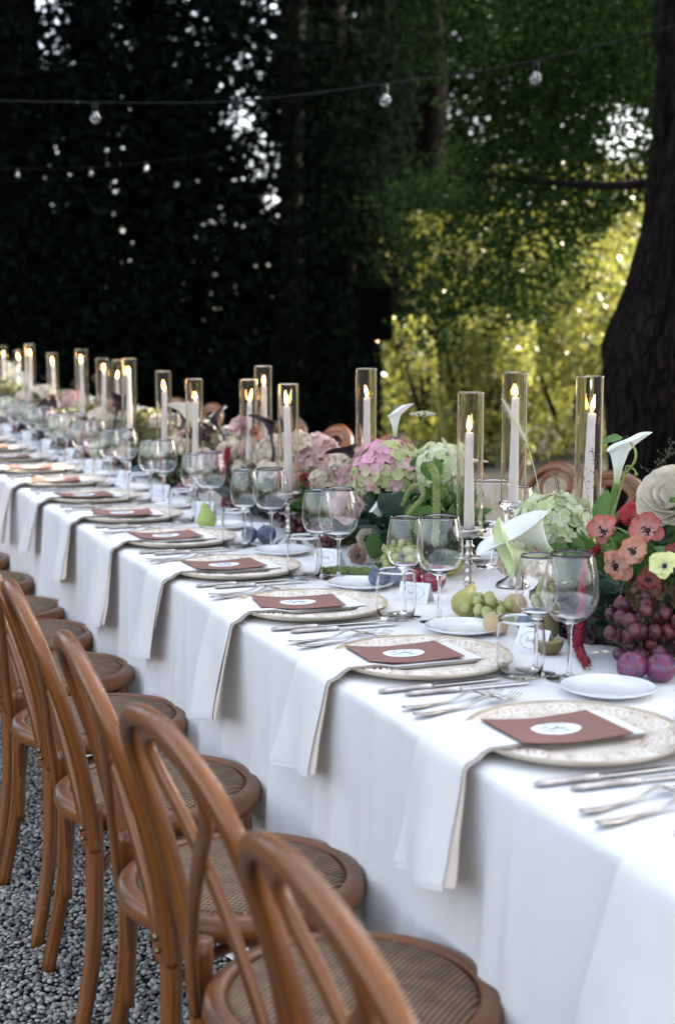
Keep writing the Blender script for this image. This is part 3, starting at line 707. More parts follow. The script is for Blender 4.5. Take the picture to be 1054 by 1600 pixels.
def make_wine(name, label, H, R, rim, bowl, foot):
    t = thing(name, label, 'wine glass', group='wine glasses')
    z0 = H-bowl; prof = []
    for k in range(25):
        v = k/24
        # round bottom, widest at 42 percent, tapering to the rim
        if v < .42: r = R*math.sin(math.acos(max(-1, min(1, 1-v/.42))))**.9
        else: r = R+(rim-R)*((v-.42)/.58)**1.7
        prof.append((max(r, .0035), z0+bowl*v))
    zb = z0+.004
    outer = [(.0058, z0-.004)]+[(max(r, .0075), z) for r, z in prof if z > z0+.0015]
    inner = [(max(r-.0007, .0008), z) for r, z in prof[::-1] if zb+.003 < z < H-.002 and r > .012]
    b = MB(); b.lathe(outer+[(prof[-1][0]-.00035, H+.0004)]+inner+[(.006, zb+.0006), (.0004, zb)], 60); obj('bowl', b.mesh('bowl', 'clear_glass'), t)
    b = MB(); b.lathe([(.0052, .0125), (.0038, .024), (.0034, H*.24), (.0034, z0-.03), (.0040, z0-.012), (.0058, z0-.004)], 18); obj('stem', b.mesh('stem', 'thick_glass'), t)
    b = MB(); b.lathe([(.0004, .0009), (foot-.002, .0009), (foot-.0004, .0013), (foot, .0018), (foot-.001, .0024), (foot*.6, .0038), (.011, .0068), (.0068, .0095), (.0052, .0125)], 52); obj('foot', b.mesh('foot', 'thick_glass'), t)
    return t
def make_tumbler(label):
    t = thing('water_tumbler', label, 'tumbler', group='water tumblers')
    b = MB(); b.lathe([(.0395, .016), (.0424, .030), (.0436, .052), (.0428, .070), (.0400, .1), (.0396, .1058), (.0391, .1066), (.0386, .1058), (.0390, .1), (.0417, .070), (.0424, .052), (.0412, .030), (.0380, .016), (.0345, .0095), (.028, .0080), (.0004, .0078)], 60)
    obj('wall', b.mesh('wall', 'clear_glass'), t)
    b = MB(); b.lathe([(.0004, .0012), (.033, .0012), (.0365, .004), (.0395, .016)], 60); obj('base', b.mesh('base', 'thick_glass'), t); return t
def make_card(label):
    t = thing('place_card', label, 'place card', group='folded place cards')
    b = MB(); w, h, d = .036, .044, .024
    def face(s, off):
        return [(-w, s*d+off, 0), (w, s*d+off, 0), (w*.98, off*.3, h), (-w*.98, off*.3, h)]
    for s, nm in ((-1, 'f'), (1, 'b')):
        b.add(face(s, 0), [(0, 1, 2, 3)]); b.add([(x, y-s*.0008, z-.0006) for x, y, z in face(s, 0)], [(3, 2, 1, 0)])
    cd = obj('card', b.mesh('card', 'paper', False), t)
    b = MB(); ring = [(.025*math.cos(a)*(1+.04*math.cos(9*a)), .017*math.sin(a)*(1+.05*math.cos(9*a)), 0) for a in np.linspace(0, 2*PI, 60)]
    b.tube(ring, .0004, 4, cap=False); squiggle(b, 0, 0, .024, 0, .0004)
    mtx = Matrix.Rotation(math.atan2(h, d), 3, 'X')
    b.v = [tuple(Vector((0, -d*.5-.0012, h*.5+.0005))+mtx @ Vector(p)) for p in b.v]
    obj('lettering', b.mesh('lettering', 'ink'), cd); return t

Y0 = [1.265, 1.80, 2.33, 2.865, 3.395, 3.93, 4.47, 5.0, 5.54, 6.07, 6.6, 7.14, 7.67, 8.2]
WHO = [ORD[i] for i in range(len(Y0))]
k1 = make_knife('x'); f1 = make_fork('x'); br = make_bread('x')
wb_ = make_wine('red_wine_glass', 'x', .224, .0495, .0385, .122, .041); ws_ = make_wine('white_wine_glass', 'x', .215, .0385, .0300, .112, .036)
tb_ = make_tumbler('x'); pc_ = make_card('x')
for i, y in enumerate(Y0):
    n = WHO[i]; j = lambda s=.006: float(rng.uniform(-s, s)); z = TZ
    side = 'of the near row'
    make_charger('cream embossed charger plate, %s from the camera in the near row' % n, (1.115+j(), y, z)).rotation_euler = (0, 0, float(rng.uniform(0, 6)))
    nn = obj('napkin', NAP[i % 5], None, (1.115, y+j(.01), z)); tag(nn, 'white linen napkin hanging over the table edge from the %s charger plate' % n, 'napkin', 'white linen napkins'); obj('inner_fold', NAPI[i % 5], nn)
    make_menu('terracotta menu card with oval white medallion on the %s napkin' % n, (1.087+j(), y+.012+j(), z+.0182), -.05+j(.13))
    for q, (dx, dy, a, w) in enumerate(((.958, -.163, -.02, 'upper'), (.992, -.199, -.04, 'lower'))):
        o = copy_tree(k1, 'silver knife %s, before the %s charger plate of the near row' % ('closer to the rim' if q == 0 else 'further from the rim', n), (dx+j(.004), y+dy+j(.004), z), (0, 0, a+j(.04)))
    for q, (dx, dy, a) in enumerate(((.951, .246, .19), (.949, .201, .24))):
        copy_tree(f1, 'silver fork %s behind the %s charger plate' % ('further from the rim' if q == 0 else 'closer to the rim', n), (dx+j(.004), y+dy+j(.004), z), (0, 0, a+j(.05)), (1.1 if q else 1.))
    copy_tree(br, 'white porcelain bread plate behind the %s charger plate of the near row' % n, (1.322+j(), y+.222+j(), z))
    copy_tree(tb_, 'empty water tumbler beside the %s charger plate of the near row' % n, (1.243+j(.004), y-.147+j(.01), z))
    copy_tree(wb_, 'large round wine glass at the %s charger plate of the near row' % n, (1.318+j(.008), y-.198+j(.012), z), (0, 0, j(3)))
    copy_tree(ws_, 'slimmer wine glass at the %s charger plate of the near row' % n, (1.275+j(.008), y-.137+j(.008), z), (0, 0, j(3)))
    copy_tree(pc_, 'folded white place card with a wreath behind the %s tumbler' % n, (1.362+j(), y+.010+j(.01), z), (0, 0, -.85+j(.3)))
YF = [3.02, 3.55, 4.08, 4.62, 5.15, 5.68, 6.22, 6.75, 7.3, 7.8, 8.35, 8.9, 9.4]
NAPF = NAP
for i, y in enumerate(YF):
    n = ORD[i]; j = lambda s=.006: float(rng.uniform(-s, s)); z = TZ
    c = make_charger('cream embossed charger plate at the far side, %s one visible past the flowers' % n, (1.935+j(), y, z)); c.rotation_euler = (0, 0, j(3)); c['group'] = 'far side charger plates'
    nn = obj('napkin', NAP[(i+2) % 5], None, (1.935, y+j(.01), z), (0, 0, PI)); tag(nn, 'white linen napkin across the %s far side charger plate' % n, 'napkin', 'far side napkins')
    nn.scale = (1, 1, 1)
    o = copy_tree(br, 'white bread plate near the %s far side charger plate' % n, (1.755+j(), y-.20+j(), z)); o['group'] = 'far side bread plates'
    o = copy_tree(tb_, 'water tumbler across the table by the %s far side charger plate' % n, (1.81+j(), y+.14, z)); o['group'] = 'far side tumblers'
    o = copy_tree(wb_, 'large wine glass across the table by the %s far side charger plate' % n, (1.745+j(), y+.20, z)); o['group'] = 'far side wine glasses'
    o = copy_tree(ws_, 'slim wine glass across the table by the %s far side charger plate' % n, (1.78+j(), y+.145-.02, z)); o['group'] = 'far side wine glasses'
def wipe(root):
    for ch in KIDS(root):
        for g_ in [o for o in C.objects if o.parent == ch]: bpy.data.objects.remove(g_)
        bpy.data.objects.remove(ch)
    bpy.data.objects.remove(root)
for r_ in (k1, f1, br, wb_, ws_, tb_, pc_): wipe(r_)

# ------------------------------------------------------------------ candles
def lathe_obj(name, prof, m, parent=None, n=40, loc=(0, 0, 0)):
    b = MB(); b.lathe(prof, n); return obj(name, b.mesh(name, m), parent, loc)
def stick_profile(H):
    s = H/.157
    base = [(.001, .001), (.037, .001), (.0385, .004), (.036, .007), (.0355, .010), (.026, .015), (.016, .021), (.0095, .028), (.0075, .034), (.011, .038), (.012, .041), (.008, .045)]
    shaft = []; z = .045; zs = H-.012
    k = 0
    while z < zs-.012:
        r = (.0135, .0085, .0115, .0078)[k % 4]; z += .0052*s; shaft.append((r, min(z, zs-.004))); z += .0042*s; shaft.append((.0072, min(z, zs-.003))); k += 1
    return base+shaft
STICK = {}
def candlestick(kind, H, label, loc):
    t = thing('candlestick', label, 'candlestick', loc, group='silver candlesticks')
    if (kind, round(H, 3)) not in STICK:
        b = MB(); b.lathe(stick_profile(H), 40); m1 = b.mesh('turned_shaft', 'pewter')
        b = MB(); b.lathe([(.007, H*.62), (.028, H*.63), (.0285, H*.64), (.027, H*.645), (.007, H*.65)] if kind == 0 else [(.006, H*.5), (.012, H*.52), (.006, H*.54)], 36); m2 = b.mesh('collar', 'pewter')
        b = MB(); b.lathe([(.008, H-.016), (.018, H-.012), (.031, H-.007), (.0335, H+.0), (.0335, H+.006), (.0325, H+.0085), (.0315, H+.006), (.0315, H+.001), (.028, H-.001), (.001, H-.001)], 48); m3 = b.mesh('holder_cup', 'pewter' if kind == 0 else 'thick_glass')
        STICK[(kind, round(H, 3))] = (m1, m2, m3)
    m1, m2, m3 = STICK[(kind, round(H, 3))]
    obj('turned_shaft', m1, t); obj('collar', m2, t); obj('holder_cup', m3, t); return t
_hb = MB(); _hb.lathe([(.0292, .0012), (.0292, .0016), (.0292, .003), (.0292, .15), (.0292, .308), (.0292, .31), (.0288, .3108), (.0284, .3112), (.0279, .3108), (.0276, .31), (.0275, .308), (.0275, .15), (.0274, .003), (.0274, .0016), (.0274, .0012), (.0283, .0010), (.0292, .0012)], 56); HUR = _hb.mesh('glass_hurricane', 'hurricane_glass')
_fb = MB(); _fb.lathe([(.0005, 0), (.0030, .004), (.0046, .010), (.0048, .015), (.0036, .024), (.0018, .033), (.0003, .041)], 14); FLM = _fb.mesh('flame', 'flame')
_fb = MB(); _fb.lathe([(.0004, -.001), (.0020, .004), (.0024, .009), (.0014, .017), (.0002, .023)], 10)
def candle(label, loc, h, leanx, leany, seed):
    t = thing('taper_candle', label, 'candle', loc, group='lit taper candles')
    b = MB(); r = random.Random(seed); n = 16
    pts = [(leanx*(k/n), leany*(k/n), h*k/n) for k in range(n+1)]
    b.tube(pts, [.0125-.0042*(k/n) for k in range(n+1)], 18); b.tube([pts[-1], (leanx, leany, h+.0015)], [.0082, .0055], 18)
    a = r.uniform(0, 6)
    for q in range(3):
        aa = a+q*.8; hh = h*r.uniform(.75, .92); k0 = int(hh/h*n)
        b.tube([(pts[j][0]+(.0115-.0042*j/n)*math.cos(aa), pts[j][1]+(.0115-.0042*j/n)*math.sin(aa), pts[j][2]) for j in range(k0, n+1)], [.0012]+[.0026]*(n-k0), 6)
    obj('wax', b.mesh('wax', 'wax'), t)
    b = MB(); b.tube([(leanx, leany, h), (leanx+.001, leany, h+.006)], .0008, 5); obj('wick', b.mesh('wick', 'wick'), t)
    obj('flame', FLM, t, (leanx, leany, h+.004), (r.uniform(-.22, .22), r.uniform(-.22, .22), 0), (r.uniform(.8, 1.15), r.uniform(.8, 1.15), r.uniform(.65, 1.05)))
# px of the hurricane, row of its rim, row of the candle top, x of its line on the table, kind of stick, label words
HU = [(735, 613, 675, 1.474, 0, 'in front of the burgundy plums and pears'),
      (804, 582, 622, 1.656, 1, 'with the plume of foxtail grass before it'),
      (921, 588, 646, 1.660, 1, 'between the cream hydrangea and the tall white calla'),
      (572, 576, 621, 1.600, 1, 'behind the pink and green hydrangea'),
      (450, 600, 634, 1.392, 0, 'standing clear between blue plums and blush dahlias'),
      (388, 593, 629, 1.520, 0, 'just left of the one in front of the blush flowers'),
      (411, 572, 603, 1.580, 1, 'tallest of the close trio, with a dark calla before it'),
      (303, 592, 626, 1.400, 0, 'alone above the green pear'),
      (255, 580, 611, 1.450, 0, 'half veiled by grass, before the shadowed trunk'),
      (201, 560, 588, 1.420, 0, 'with its long candle above the dark foliage'),
      (184, 563, 592, 1.600, 1, 'peeping out behind the long candle'),
      (160, 560, 582, 1.500, 0, 'above the pink rose in the distance'),
      (127, 546, 568, 1.440, 0, 'leaning a little, over the white petals'),
      (82, 552, 570, 1.520, 0, 'over the pale cluster of flowers'),
      (46, 538, 556, 1.440, 0, 'tall and bright near the picture edge'),
      (28, 548, 562, 1.640, 1, 'small, next to the tall bright one'),
      (4, 541, 556, 1.500, 0, 'cut by the picture edge')]
STK_TOP = []
for i, (px, py, pc, X, kd, w) in enumerate(HU):
    P = onx(px, py, X); T = onx(px-(10 if i in (0,) else 3 if i < 8 else 0), pc, X); top = P.z; H = top-.31-TZ
    base = (P.x, P.y, TZ)
    candlestick(kd, H, 'silver candlestick under the hurricane %s' % w, base)
    g_ = obj('glass_hurricane', HUR, None, (P.x, P.y, TZ+H)); tag(g_, 'tall glass hurricane cylinder %s' % w, 'hurricane glass', 'glass hurricanes on the candlesticks')
    ch = T.z-TZ-H
    candle('burning white taper candle %s' % w, (P.x, P.y, TZ+H), ch, float(rng.uniform(-.006, .006))-(.008 if i == 0 else 0), float(rng.uniform(-.006, .006)), i)
    STK_TOP.append(P)

# ------------------------------------------------------------------ loudspeaker, bulbs
S0 = ond(580, 490, 13.6)
t = thing('loudspeaker_stand', 'black tripod stand carrying the loudspeaker', 'speaker stand', (S0.x, S0.y, 0))
b = MB(); b.tube([(0, 0, .1), (0, 0, S0.z-.26)], .018, 10); obj('pole', b.mesh('pole', 'speaker_black'), t)
for k in range(3):
    a = 2*PI*k/3+.4; b = MB(); b.tube([(0, 0, .55), (.42*math.cos(a), .42*math.sin(a), .012)], .012, 8); b.tube([(0, 0, .22), (.24*math.cos(a), .24*math.sin(a), .25)], .008, 6); obj('leg', b.mesh('leg', 'speaker_black'), t)
t = thing('loudspeaker', 'black rounded loudspeaker box in front of the trees', 'loudspeaker', (S0.x, S0.y, S0.z), (0, 0, .35-YAW))
bm_ = MB(); W_, D_, H_ = .165, .15, .255
pr = [(-W_, -D_), (W_, -D_), (W_, -.02), (W_*.6, D_), (-W_*.6, D_), (-W_, -.02)]
bm_.add([(x, y, z) for z in (-H_, H_) for x, y in pr], [(5, 4, 3, 2, 1, 0), (6, 7, 8, 9, 10, 11)]+[(k, (k+1) % 6, (k+1) % 6+6, k+6) for k in range(6)])
cab = obj('cabinet', bm_.mesh('cabinet', 'speaker_black', False), t); bv = cab.modifiers.new('bevel', 'BEVEL'); bv.width = .03; bv.segments = 3
b = MB(); b.box(-W_+.02, W_-.02, -D_-.006, -D_-.001, -H_+.03, H_-.03); obj('grille', b.mesh('grille', 'speaker_black', False), t)
b = MB(); b.lathe([(.001, 0), (.004, 0), (.004, .004), (.001, .005)], 12); obj('status_light', b.mesh('status_light', emitmat('led', (1, .55, .35), 8)), t, (0, -D_-.008, -H_-.002), (PI/2, 0, 0))

def bulb_string(pts, D, bul, labels, lab, r=.003, s=1.):
    t = thing('string_light_cable', lab, 'string lights', (0, 0, 0), group='festoon cables')
    P = [ond(x, y, d) for (x, y), d in zip(pts, D)]
    b = MB(); b.tube(spline(P, 60), r, 6); obj('cable', b.mesh('cable', 'cable_black'), t)
    for (x, y, d), lb in zip(bul, labels):
        p = ond(x, y, d)
        q = thing('light_bulb', lb, 'bulb', p, (0.05, -.05, 0), s, group='bulbs on the festoon cables')
        lathe_obj('socket', [(.001, .004), (.008, .003), (.014, -.004), (.015, -.030), (.013, -.042), (.001, -.043)], 'cable_black', q, 16)
        gb = lathe_obj('glass_globe', [(.011, -.042), (.014, -.050), (.022, -.062), (.0245, -.075), (.021, -.088), (.012, -.097), (.001, -.100)], 'bulb_glass', q, 24)
        lathe_obj('filament_post', [(.001, -.044), (.005, -.046), (.004, -.065), (.001, -.07)], 'paper', q, 10)
bulb_string([(-60, 156), (148, 160), (366, 158), (601, 131), (836, 95), (1120, 22)], [7.2, 7.0, 6.8, 6.5, 6.2, 5.8],
            [(148, 160, 7.0), (366, 158, 6.8), (601, 131, 6.5), (836, 95, 6.2)],
            ['unlit clear bulb at the left end of the nearer cable', 'unlit clear bulb before the bright gap in the leaves', 'unlit clear bulb before dark green boughs, third on the cable', 'unlit clear bulb closest to the burled trunk'],
            'black cable sagging across the dark trees')
bulb_string([(-60, 262), (27, 264), (142, 262), (228, 254), (330, 240)], [12, 12, 12, 12, 12],
            [(27, 264, 12), (142, 262, 12), (228, 254, 12)],
            ['faint distant bulb in front of the massive trunk', 'faint distant bulb in the dark wood', 'faint distant bulb nearest the leaf gaps'],
            'thin far-off cable barely visible in the dark wood', .0015, .7)

# ------------------------------------------------------------------ flowers and fruit
TOCAM = lambda p: (Vector((0, 0, CAMH))-Vector(p)).normalized()
def floret_mesh(tint, seed, m, merged=None):
    r = random.Random(seed); b = merged or MB(); rt = r.uniform(0, 6)
    for k in range(4):
        a = rt+k*PI/2+r.uniform(-.12, .12); L_ = .0135*r.uniform(.85, 1.1); W = .0078*r.uniform(.9, 1.15); cup = r.uniform(-.1, .5)
        ca, sa = math.cos(a), math.sin(a); vs = []
        for (u, w) in ((.02, 0), (.35, .75), (.75, 1), (1, .45), (1, -.45), (.75, -1), (.35, -.75), (.62, 0)):
            x, y, z = L_*u, W*w, cup*L_*u*u+.0022*abs(w)**2*r.uniform(.3, 1.5)+r.uniform(-.0006, .0006)
            vs.append((x*ca-y*sa, x*sa+y*ca, z))
        b.add(vs, [(7, 0, 1), (7, 1, 2), (7, 2, 3), (7, 3, 4), (7, 4, 5), (7, 5, 6), (7, 6, 0)], min(1, max(.01, tint+r.uniform(-.1, .1))))
    b.ball((0, 0, .001), .0013, 5, 3, (1, 1, 1), .9)
    return b if merged else b.mesh('floret', m)
FLO = {}
def floret_var(m, q):
    if (m, q) not in FLO: FLO[(m, q)] = floret_mesh(q/5, hash_(m)+q, m)
    return FLO[(m, q)]
def hash_(s): return sum(ord(c)*(i+3) for i, c in enumerate(s)) % 1000
def sphere_pts(n, seed, zmin=-.55):
    r = random.Random(seed); out = []; N = int(n/((1-zmin)/2))
    for k in range(N):
        z = 1-2*(k+.5)/N
        if z < zmin: break
        a = k*2.39996; s = math.sqrt(1-z*z); v = Vector((s*math.cos(a), s*math.sin(a), z))+Vector((r.uniform(-.09, .09), r.uniform(-.09, .09), r.uniform(-.09, .09)))
        out.append(v.normalized())
    return out
def hydrangea(label, P, R, m, near=False, n=100, tintf=None, sq=(1, 1, .85), fs=1.25, group=None, seed=0, cat='hydrangea', tilt=None):
    r = random.Random(seed*7+3); t = thing('hydrangea_bloom', label, cat, P, group=group)
    rot = aim(tilt) if tilt else None
    if rot: t.rotation_mode = 'QUATERNION'; t.rotation_quaternion = rot
    b = MB(); b.ball((0, 0, 0), R*.80, 14, 9, sq); b.tube([(0, 0, 0), (0, 0, -R*1.5)], .004, 6)
    obj('core', b.mesh('core', 'leaf_bottle' if m not in ('hyd_dark', 'hyd_brown') else 'flower_black'), t)
    mb = MB()
    for i, v in enumerate(sphere_pts(n, seed)):
        rad = R*(1+r.uniform(-.07, .07)); p = Vector((v.x*rad*sq[0], v.y*rad*sq[1], v.z*rad*sq[2]))
        d = (v+Vector((r.uniform(-.35, .35), r.uniform(-.35, .35), r.uniform(-.35, .35)))).normalized()
        tn = tintf(rot @ v if rot else v, r) if tintf else r.random(); q = aim(d, r.uniform(0, 6)); s = fs*r.uniform(.85, 1.15)
        if near: obj('floret', floret_var(m, int(max(0, min(5, tn*5.99)))), t, p, q, s)
        else:
            tmp = MB(); floret_mesh(tn, r.randrange(9999), m, tmp)
            mb.add([p+q @ (Vector(w)*s) for w in tmp.v], tmp.f, tmp.a)
    if not near: o = obj('florets', mb.mesh('florets', m), t); o['kind'] = 'stuff'
    return t
def petal(L_, W, cup, curl, ruf, seed, m, tipw=.8, tin=(1, 0)):
    r = random.Random(seed); ph = r.uniform(0, 6); b = MB()
    def fn(u, v):
        w = W*(math.sin(min(1, v*1.25+.06)*PI/2)**.8)*(1-max(0, v-.72)**2*(6.2 if tipw < 1 else 3))
        y = (u-.5)*2*w; x = L_*v*(1-.05*abs(u-.5)*2)
        z = cup*(abs(u-.5)*2)**2*w+curl*v*v*L_+ruf*math.sin(u*11+ph)*v*v*W+ruf*.6*math.sin(u*5+ph*2+v*4)*v*W
        return (x, y, z)
    b.grid(fn, 8, 8, False, lambda u, v: max(.001, min(1, tin[0]*(1-v)**1.5+tin[1]*v)))
    return b.mesh('petal', m)
PET = {}
def pet(key, *a):
    if key not in PET: PET[key] = petal(*a)
    return PET[key]
def anemone(label, P, R, m, d, seed=0, openness=.35):
    r = random.Random(seed); t = thing('anemone', label, 'anemone', P, aim(d, r.uniform(0, 6)), group='anemones')
    n = 7 if seed % 2 else 6
    for k in range(n):
        a = 2*PI*k/n+r.uniform(-.16, .16); pm = pet(('an', m, k % 4), 1., (.43, .38, .46, .40)[k % 4], .60, .16, .12, k % 4+5, m)
        el = openness+.12+r.uniform(-.25, .30)+(.12 if k % 2 else 0)
        q = Quaternion((0, 0, 1), a) @ Quaternion((0, 1, 0), -el)
        obj('petal', pm, t, (0, 0, .001*(k % 2)), q, (R*r.uniform(.92, 1.08),)*3)
    b = MB(); b.ball((0, 0, .004), R*.15, 12, 7, (1, 1, .8)); bo = obj('centre', b.mesh('centre', 'flower_black'), t)
    b = MB()
    for k in range(34):
        a = r.uniform(0, 2*PI); l = R*r.uniform(.22, .36); p = (l*math.cos(a), l*math.sin(a), R*.16+r.uniform(0, .003))
        b.tube([(0, 0, .002), tuple(c*.6 for c in p[:2])+(R*.13,), p], .0004, 4); b.ball(p, .0016, 6, 4, (1, 1, .7))
    obj('stamens', b.mesh('stamens', 'flower_black'), t)['kind'] = 'stuff'
    b = MB(); dd = aim(d, 0).inverted() @ Vector((0, .3, -1)); b.tube(spline([(0, 0, 0), (0, 0, -.02), (0, 0, -.05), tuple(Vector((0, 0, -.05))+dd*.05)], 8), .0018, 6)
    obj('stem', b.mesh('stem', 'stem_green'), t); return t
def rose(label, P, R, m, d, seed=0, group='garden roses', layers=(3, 5, 6, 7)):
    r = random.Random(seed); t = thing('rose', label, 'rose', P, aim(d, r.uniform(0, 6)), group=group)
    for li, n in enumerate(layers):
        f = (li+1)/len(layers)
        for k in range(n):
            a = 2*PI*(k+.5*(li % 2))/n+r.uniform(-.15, .15)
            el = 1.35-.95*f+r.uniform(-.1, .1); pm = pet(('ro', m, k % 3), 1., .52, .55, .10, .035, k % 3+20, m, .9)
            q = Quaternion((0, 0, 1), a) @ Quaternion((0, 1, 0), -el)
            off = Vector((.10*R*f*math.cos(a), .10*R*f*math.sin(a), 0))
            obj('petal', pm, t, off, q, (R*(.62+.42*f),)*3)
    b = MB(); b.ball((0, 0, -.004), R*.3, 10, 6); obj('calyx', b.mesh('calyx', 'stem_green'), t)
    return t
def calla(label, P, H, m, d, tipdir, stem=None, seed=0, flare=1.0):
    "P: base of the flower, d: direction it opens, tipdir: side of the pointed tip; stem: list of further points"
    d = Vector(d).normalized(); tp = Vector(tipdir); tp = (tp-d*tp.dot(d)).normalized(); w = d.cross(tp)
    M = Matrix((tp, w, d)).transposed(); q = M.to_quaternion()
    t = thing('calla_lily', label, 'calla lily', P, q, group='calla lilies')
    b = MB()
    def fn(u, v, off=0.):
        a = (u-.5)*2*PI                      # a=0 is the tip side, the seam is opposite
        r = H*(.045+.09*v+.33*flare*max(0, v-.28)**1.35)
        s = math.cos(a/2)**2
        z = H*v*(.72+.28*s)-H*.10*max(0, v-.75)*4*(1-s)*v
        tipk = math.exp(-(a/.38)**2)*max(0, v-.7)/.3
        lip = max(0, v-.62)/.38
        x = r*math.cos(a)+H*.16*lip*s*flare+H*.16*tipk; y = r*math.sin(a)*(1.+.15*lip)
        z -= H*.05*lip**2*(1-.6*s)*flare; z += H*.02*math.sin(3*a+seed)*lip
        r_ov = .03*H*(u-.5)*(1-lip*.5)       # one edge overlaps the other
        return (x+r_ov*.3, y, z+off)
    b.grid(fn, 32, 18, False, lambda u, v: max(.001, 1-v*2.2))
    sp = obj('spathe', b.mesh('spathe', m), t); so = sp.modifiers.new('thickness', 'SOLIDIFY'); so.thickness = .0012
    b = MB(); b.tube([(0, 0, H*.12), (.002, 0, H*.35), (.004, 0, H*.58)], [.0035, .004, .002], 8); obj('spadix', b.mesh('spadix', 'spadix' if m != 'calla_dark' else 'flower_black'), t)
    qi = q.inverted(); pts = [(0, 0, .004)]
    if stem:
        pts += [tuple(qi @ (Vector(s)-Vector(P))) for s in stem]
    else: pts += [(0, 0, -.03), tuple(qi @ Vector((0, 0, -.08)))]
    b = MB(); b.tube(spline(pts, 20), [.0055*H/.1]*21, 10); obj('stem', b.mesh('stem', 'stem_green' if m != 'calla_dark' else 'calla_dark'), t)
    return t
BALLS = {}
def ballmesh(name, m, kind):
    if (m, kind) not in BALLS:
        b = MB()
        if kind == 'grape': b.ball((0, 0, 0), 1., 14, 10, (1, 1, 1.12))
        elif kind == 'plum':
            def fn(u, v):
                th = PI*v; a = 2*PI*u; r = math.sin(th); gr = 1-.06*math.exp(-((a-PI)/.18)**2)
                return (r*gr*math.cos(a), r*gr*math.sin(a), -math.cos(th)*.93-.10*math.exp(-((PI-th)/.28)**2))
            b.grid(fn, 28, 18, True)
        elif kind == 'pear':
            b.lathe([(.02, -.93), (.35, -.98), (.75, -.75), (.97, -.3), (.98, 0), (.85, .35), (.6, .75), (.42, 1.15), (.33, 1.45), (.2, 1.6), (.02, 1.62)], 24)
        elif kind == 'halffig':
            b.lathe([(.02, -.92), (.4, -.9), (.8, -.62), (1., -.15), (.99, .05), (.9, .08)], 24)
        BALLS[(m, kind)] = b.mesh(name, m)
    return BALLS[(m, kind)]
def fruit(name, label, cat, P, r, m, kind, d=(0, 0, 1), group='loose fruit on the cloth', seed=0):
    t = thing(name, label, cat, P, aim(d, seed*1.7), group=group)
    obj('flesh', ballmesh('flesh', m, kind), t, (0, 0, 0), None, r)
    b = MB(); top = {'plum': .84, 'pear': 1.6, 'halffig': 0, 'grape': 1}[kind]
    if kind == 'halffig': b.lathe([(.9*r, .079*r), (.86*r, .06*r), (.001, .055*r)], 24); obj('cut_face', b.mesh('cut_face', 'fig_flesh'), t)
    else: b.tube([(0, 0, top*r), (.003, 0, top*r+.012)], .0012, 6); obj('stalk', b.mesh('stalk', 'dry_stem'), t)
    return t
def grapes(label, P, ext, n, r, m, seed=0, top=None, lens=None):
    rr = random.Random(seed); t = thing('grape_bunch', label, 'grapes', P, group='bunches of grapes')
    pts = []; tries = 0; minz = r*.95-(P[2]-TZ)
    while len(pts) < n and tries < 9000:
        tries += 1; v = Vector((rr.uniform(-1, 1), rr.uniform(-1, 1), rr.uniform(-1, 1)))
        if v.length > 1: continue
        if lens: v = lens(v)
        p = Vector((v.x*ext[0], v.y*ext[1], v.z*ext[2]))
        if p.z < minz: p.z = minz+rr.uniform(0, .003)
        if all((p-q).length > r*1.72 for q in pts): pts.append(p)
    for p in pts: obj('grape', ballmesh('grape', m, 'grape'), t, p, aim((rr.uniform(-1, 1), rr.uniform(-1, 1), 1)), r*rr.uniform(.88, 1.1))
    b = MB(); c = Vector((0, 0, ext[2]*.6))
    for p in pts[::2]: b.tube([c, (c+p)/2+Vector((0, 0, .005)), p], .0006, 4)
    obj('stalks', b.mesh('stalks', 'stem_green' if m == 'grape_green' else 'dry_stem'), t); return t
LEAFM = {}
def leafmesh(kind, m):
    if (kind, m) in LEAFM: return LEAFM[(kind, m)]
    b = MB()
    def fn(u, v):
        a = (u-.5)*2
        w = {'heart': .52*(math.sin(PI*min(1, (v*.93+.07))**.62))**.8, 'oval': .30*math.sin(PI*v**.8)**.9, 'blade': .10*math.sin(PI*min(1, v*.9+.08))}[kind]
        back = -.10*abs(a)**1.5*(1-v)**3 if kind == 'heart' else 0
        return (v+back, a*w, .10*abs(a)**1.4*w*2-.22*v*v+.02*math.sin(v*16+3*a)*abs(a))
    b.grid(fn, 8, 12); b.tube([(-.25, 0, .02), (0, 0, 0)], .012, 5)
    LEAFM[(kind, m)] = b.mesh('leaf', m); return LEAFM[(kind, m)]
def leaf(label, P, L_, d, up, kind='heart', m='leaf_green', group='single leaves in the centrepieces'):
    d = Vector(d).normalized(); up = Vector(up); up = (up-d*up.dot(d)).normalized(); y = up.cross(d)
    q = Matrix((d, y, up)).transposed().to_quaternion()
    o = obj('leaf', leafmesh(kind, m), None, P, q, L_); return tag(o, label, 'leaf', group)
def rope(label, pts, r, m, seed=0, cat='amaranth'):
    P = spline(pts, 70); n = len(P); b = MB(); b.tube(P, [r*(.55+.45*math.sin(min(1, k/n*4+.1)*PI/2))*(1 if k < n-6 else (n-k)/7) for k in range(n)], 14)
    b.v = [tuple(Vector(p)+Vector((vnoise(p[0]*260, p[1]*260, p[2]*260), vnoise(p[1]*250, p[2]*250, p[0]*250), vnoise(p[2]*270, p[0]*270, p[1]*270)))*r*.55) for p in b.v]
    rr = random.Random(seed)
    for k in range(0, n-1):
        for q in range(7):
            a = rr.uniform(0, 6.3); c = P[k]+Vector((math.cos(a), math.sin(a), rr.uniform(-1, 1)))*r*.85
            b.ball(c, r*rr.uniform(.16, .34), 5, 3)
    o = obj('amaranth_tassel', b.mesh('amaranth_tassel', m)); return tag(o, label, cat, 'amaranth tassels')
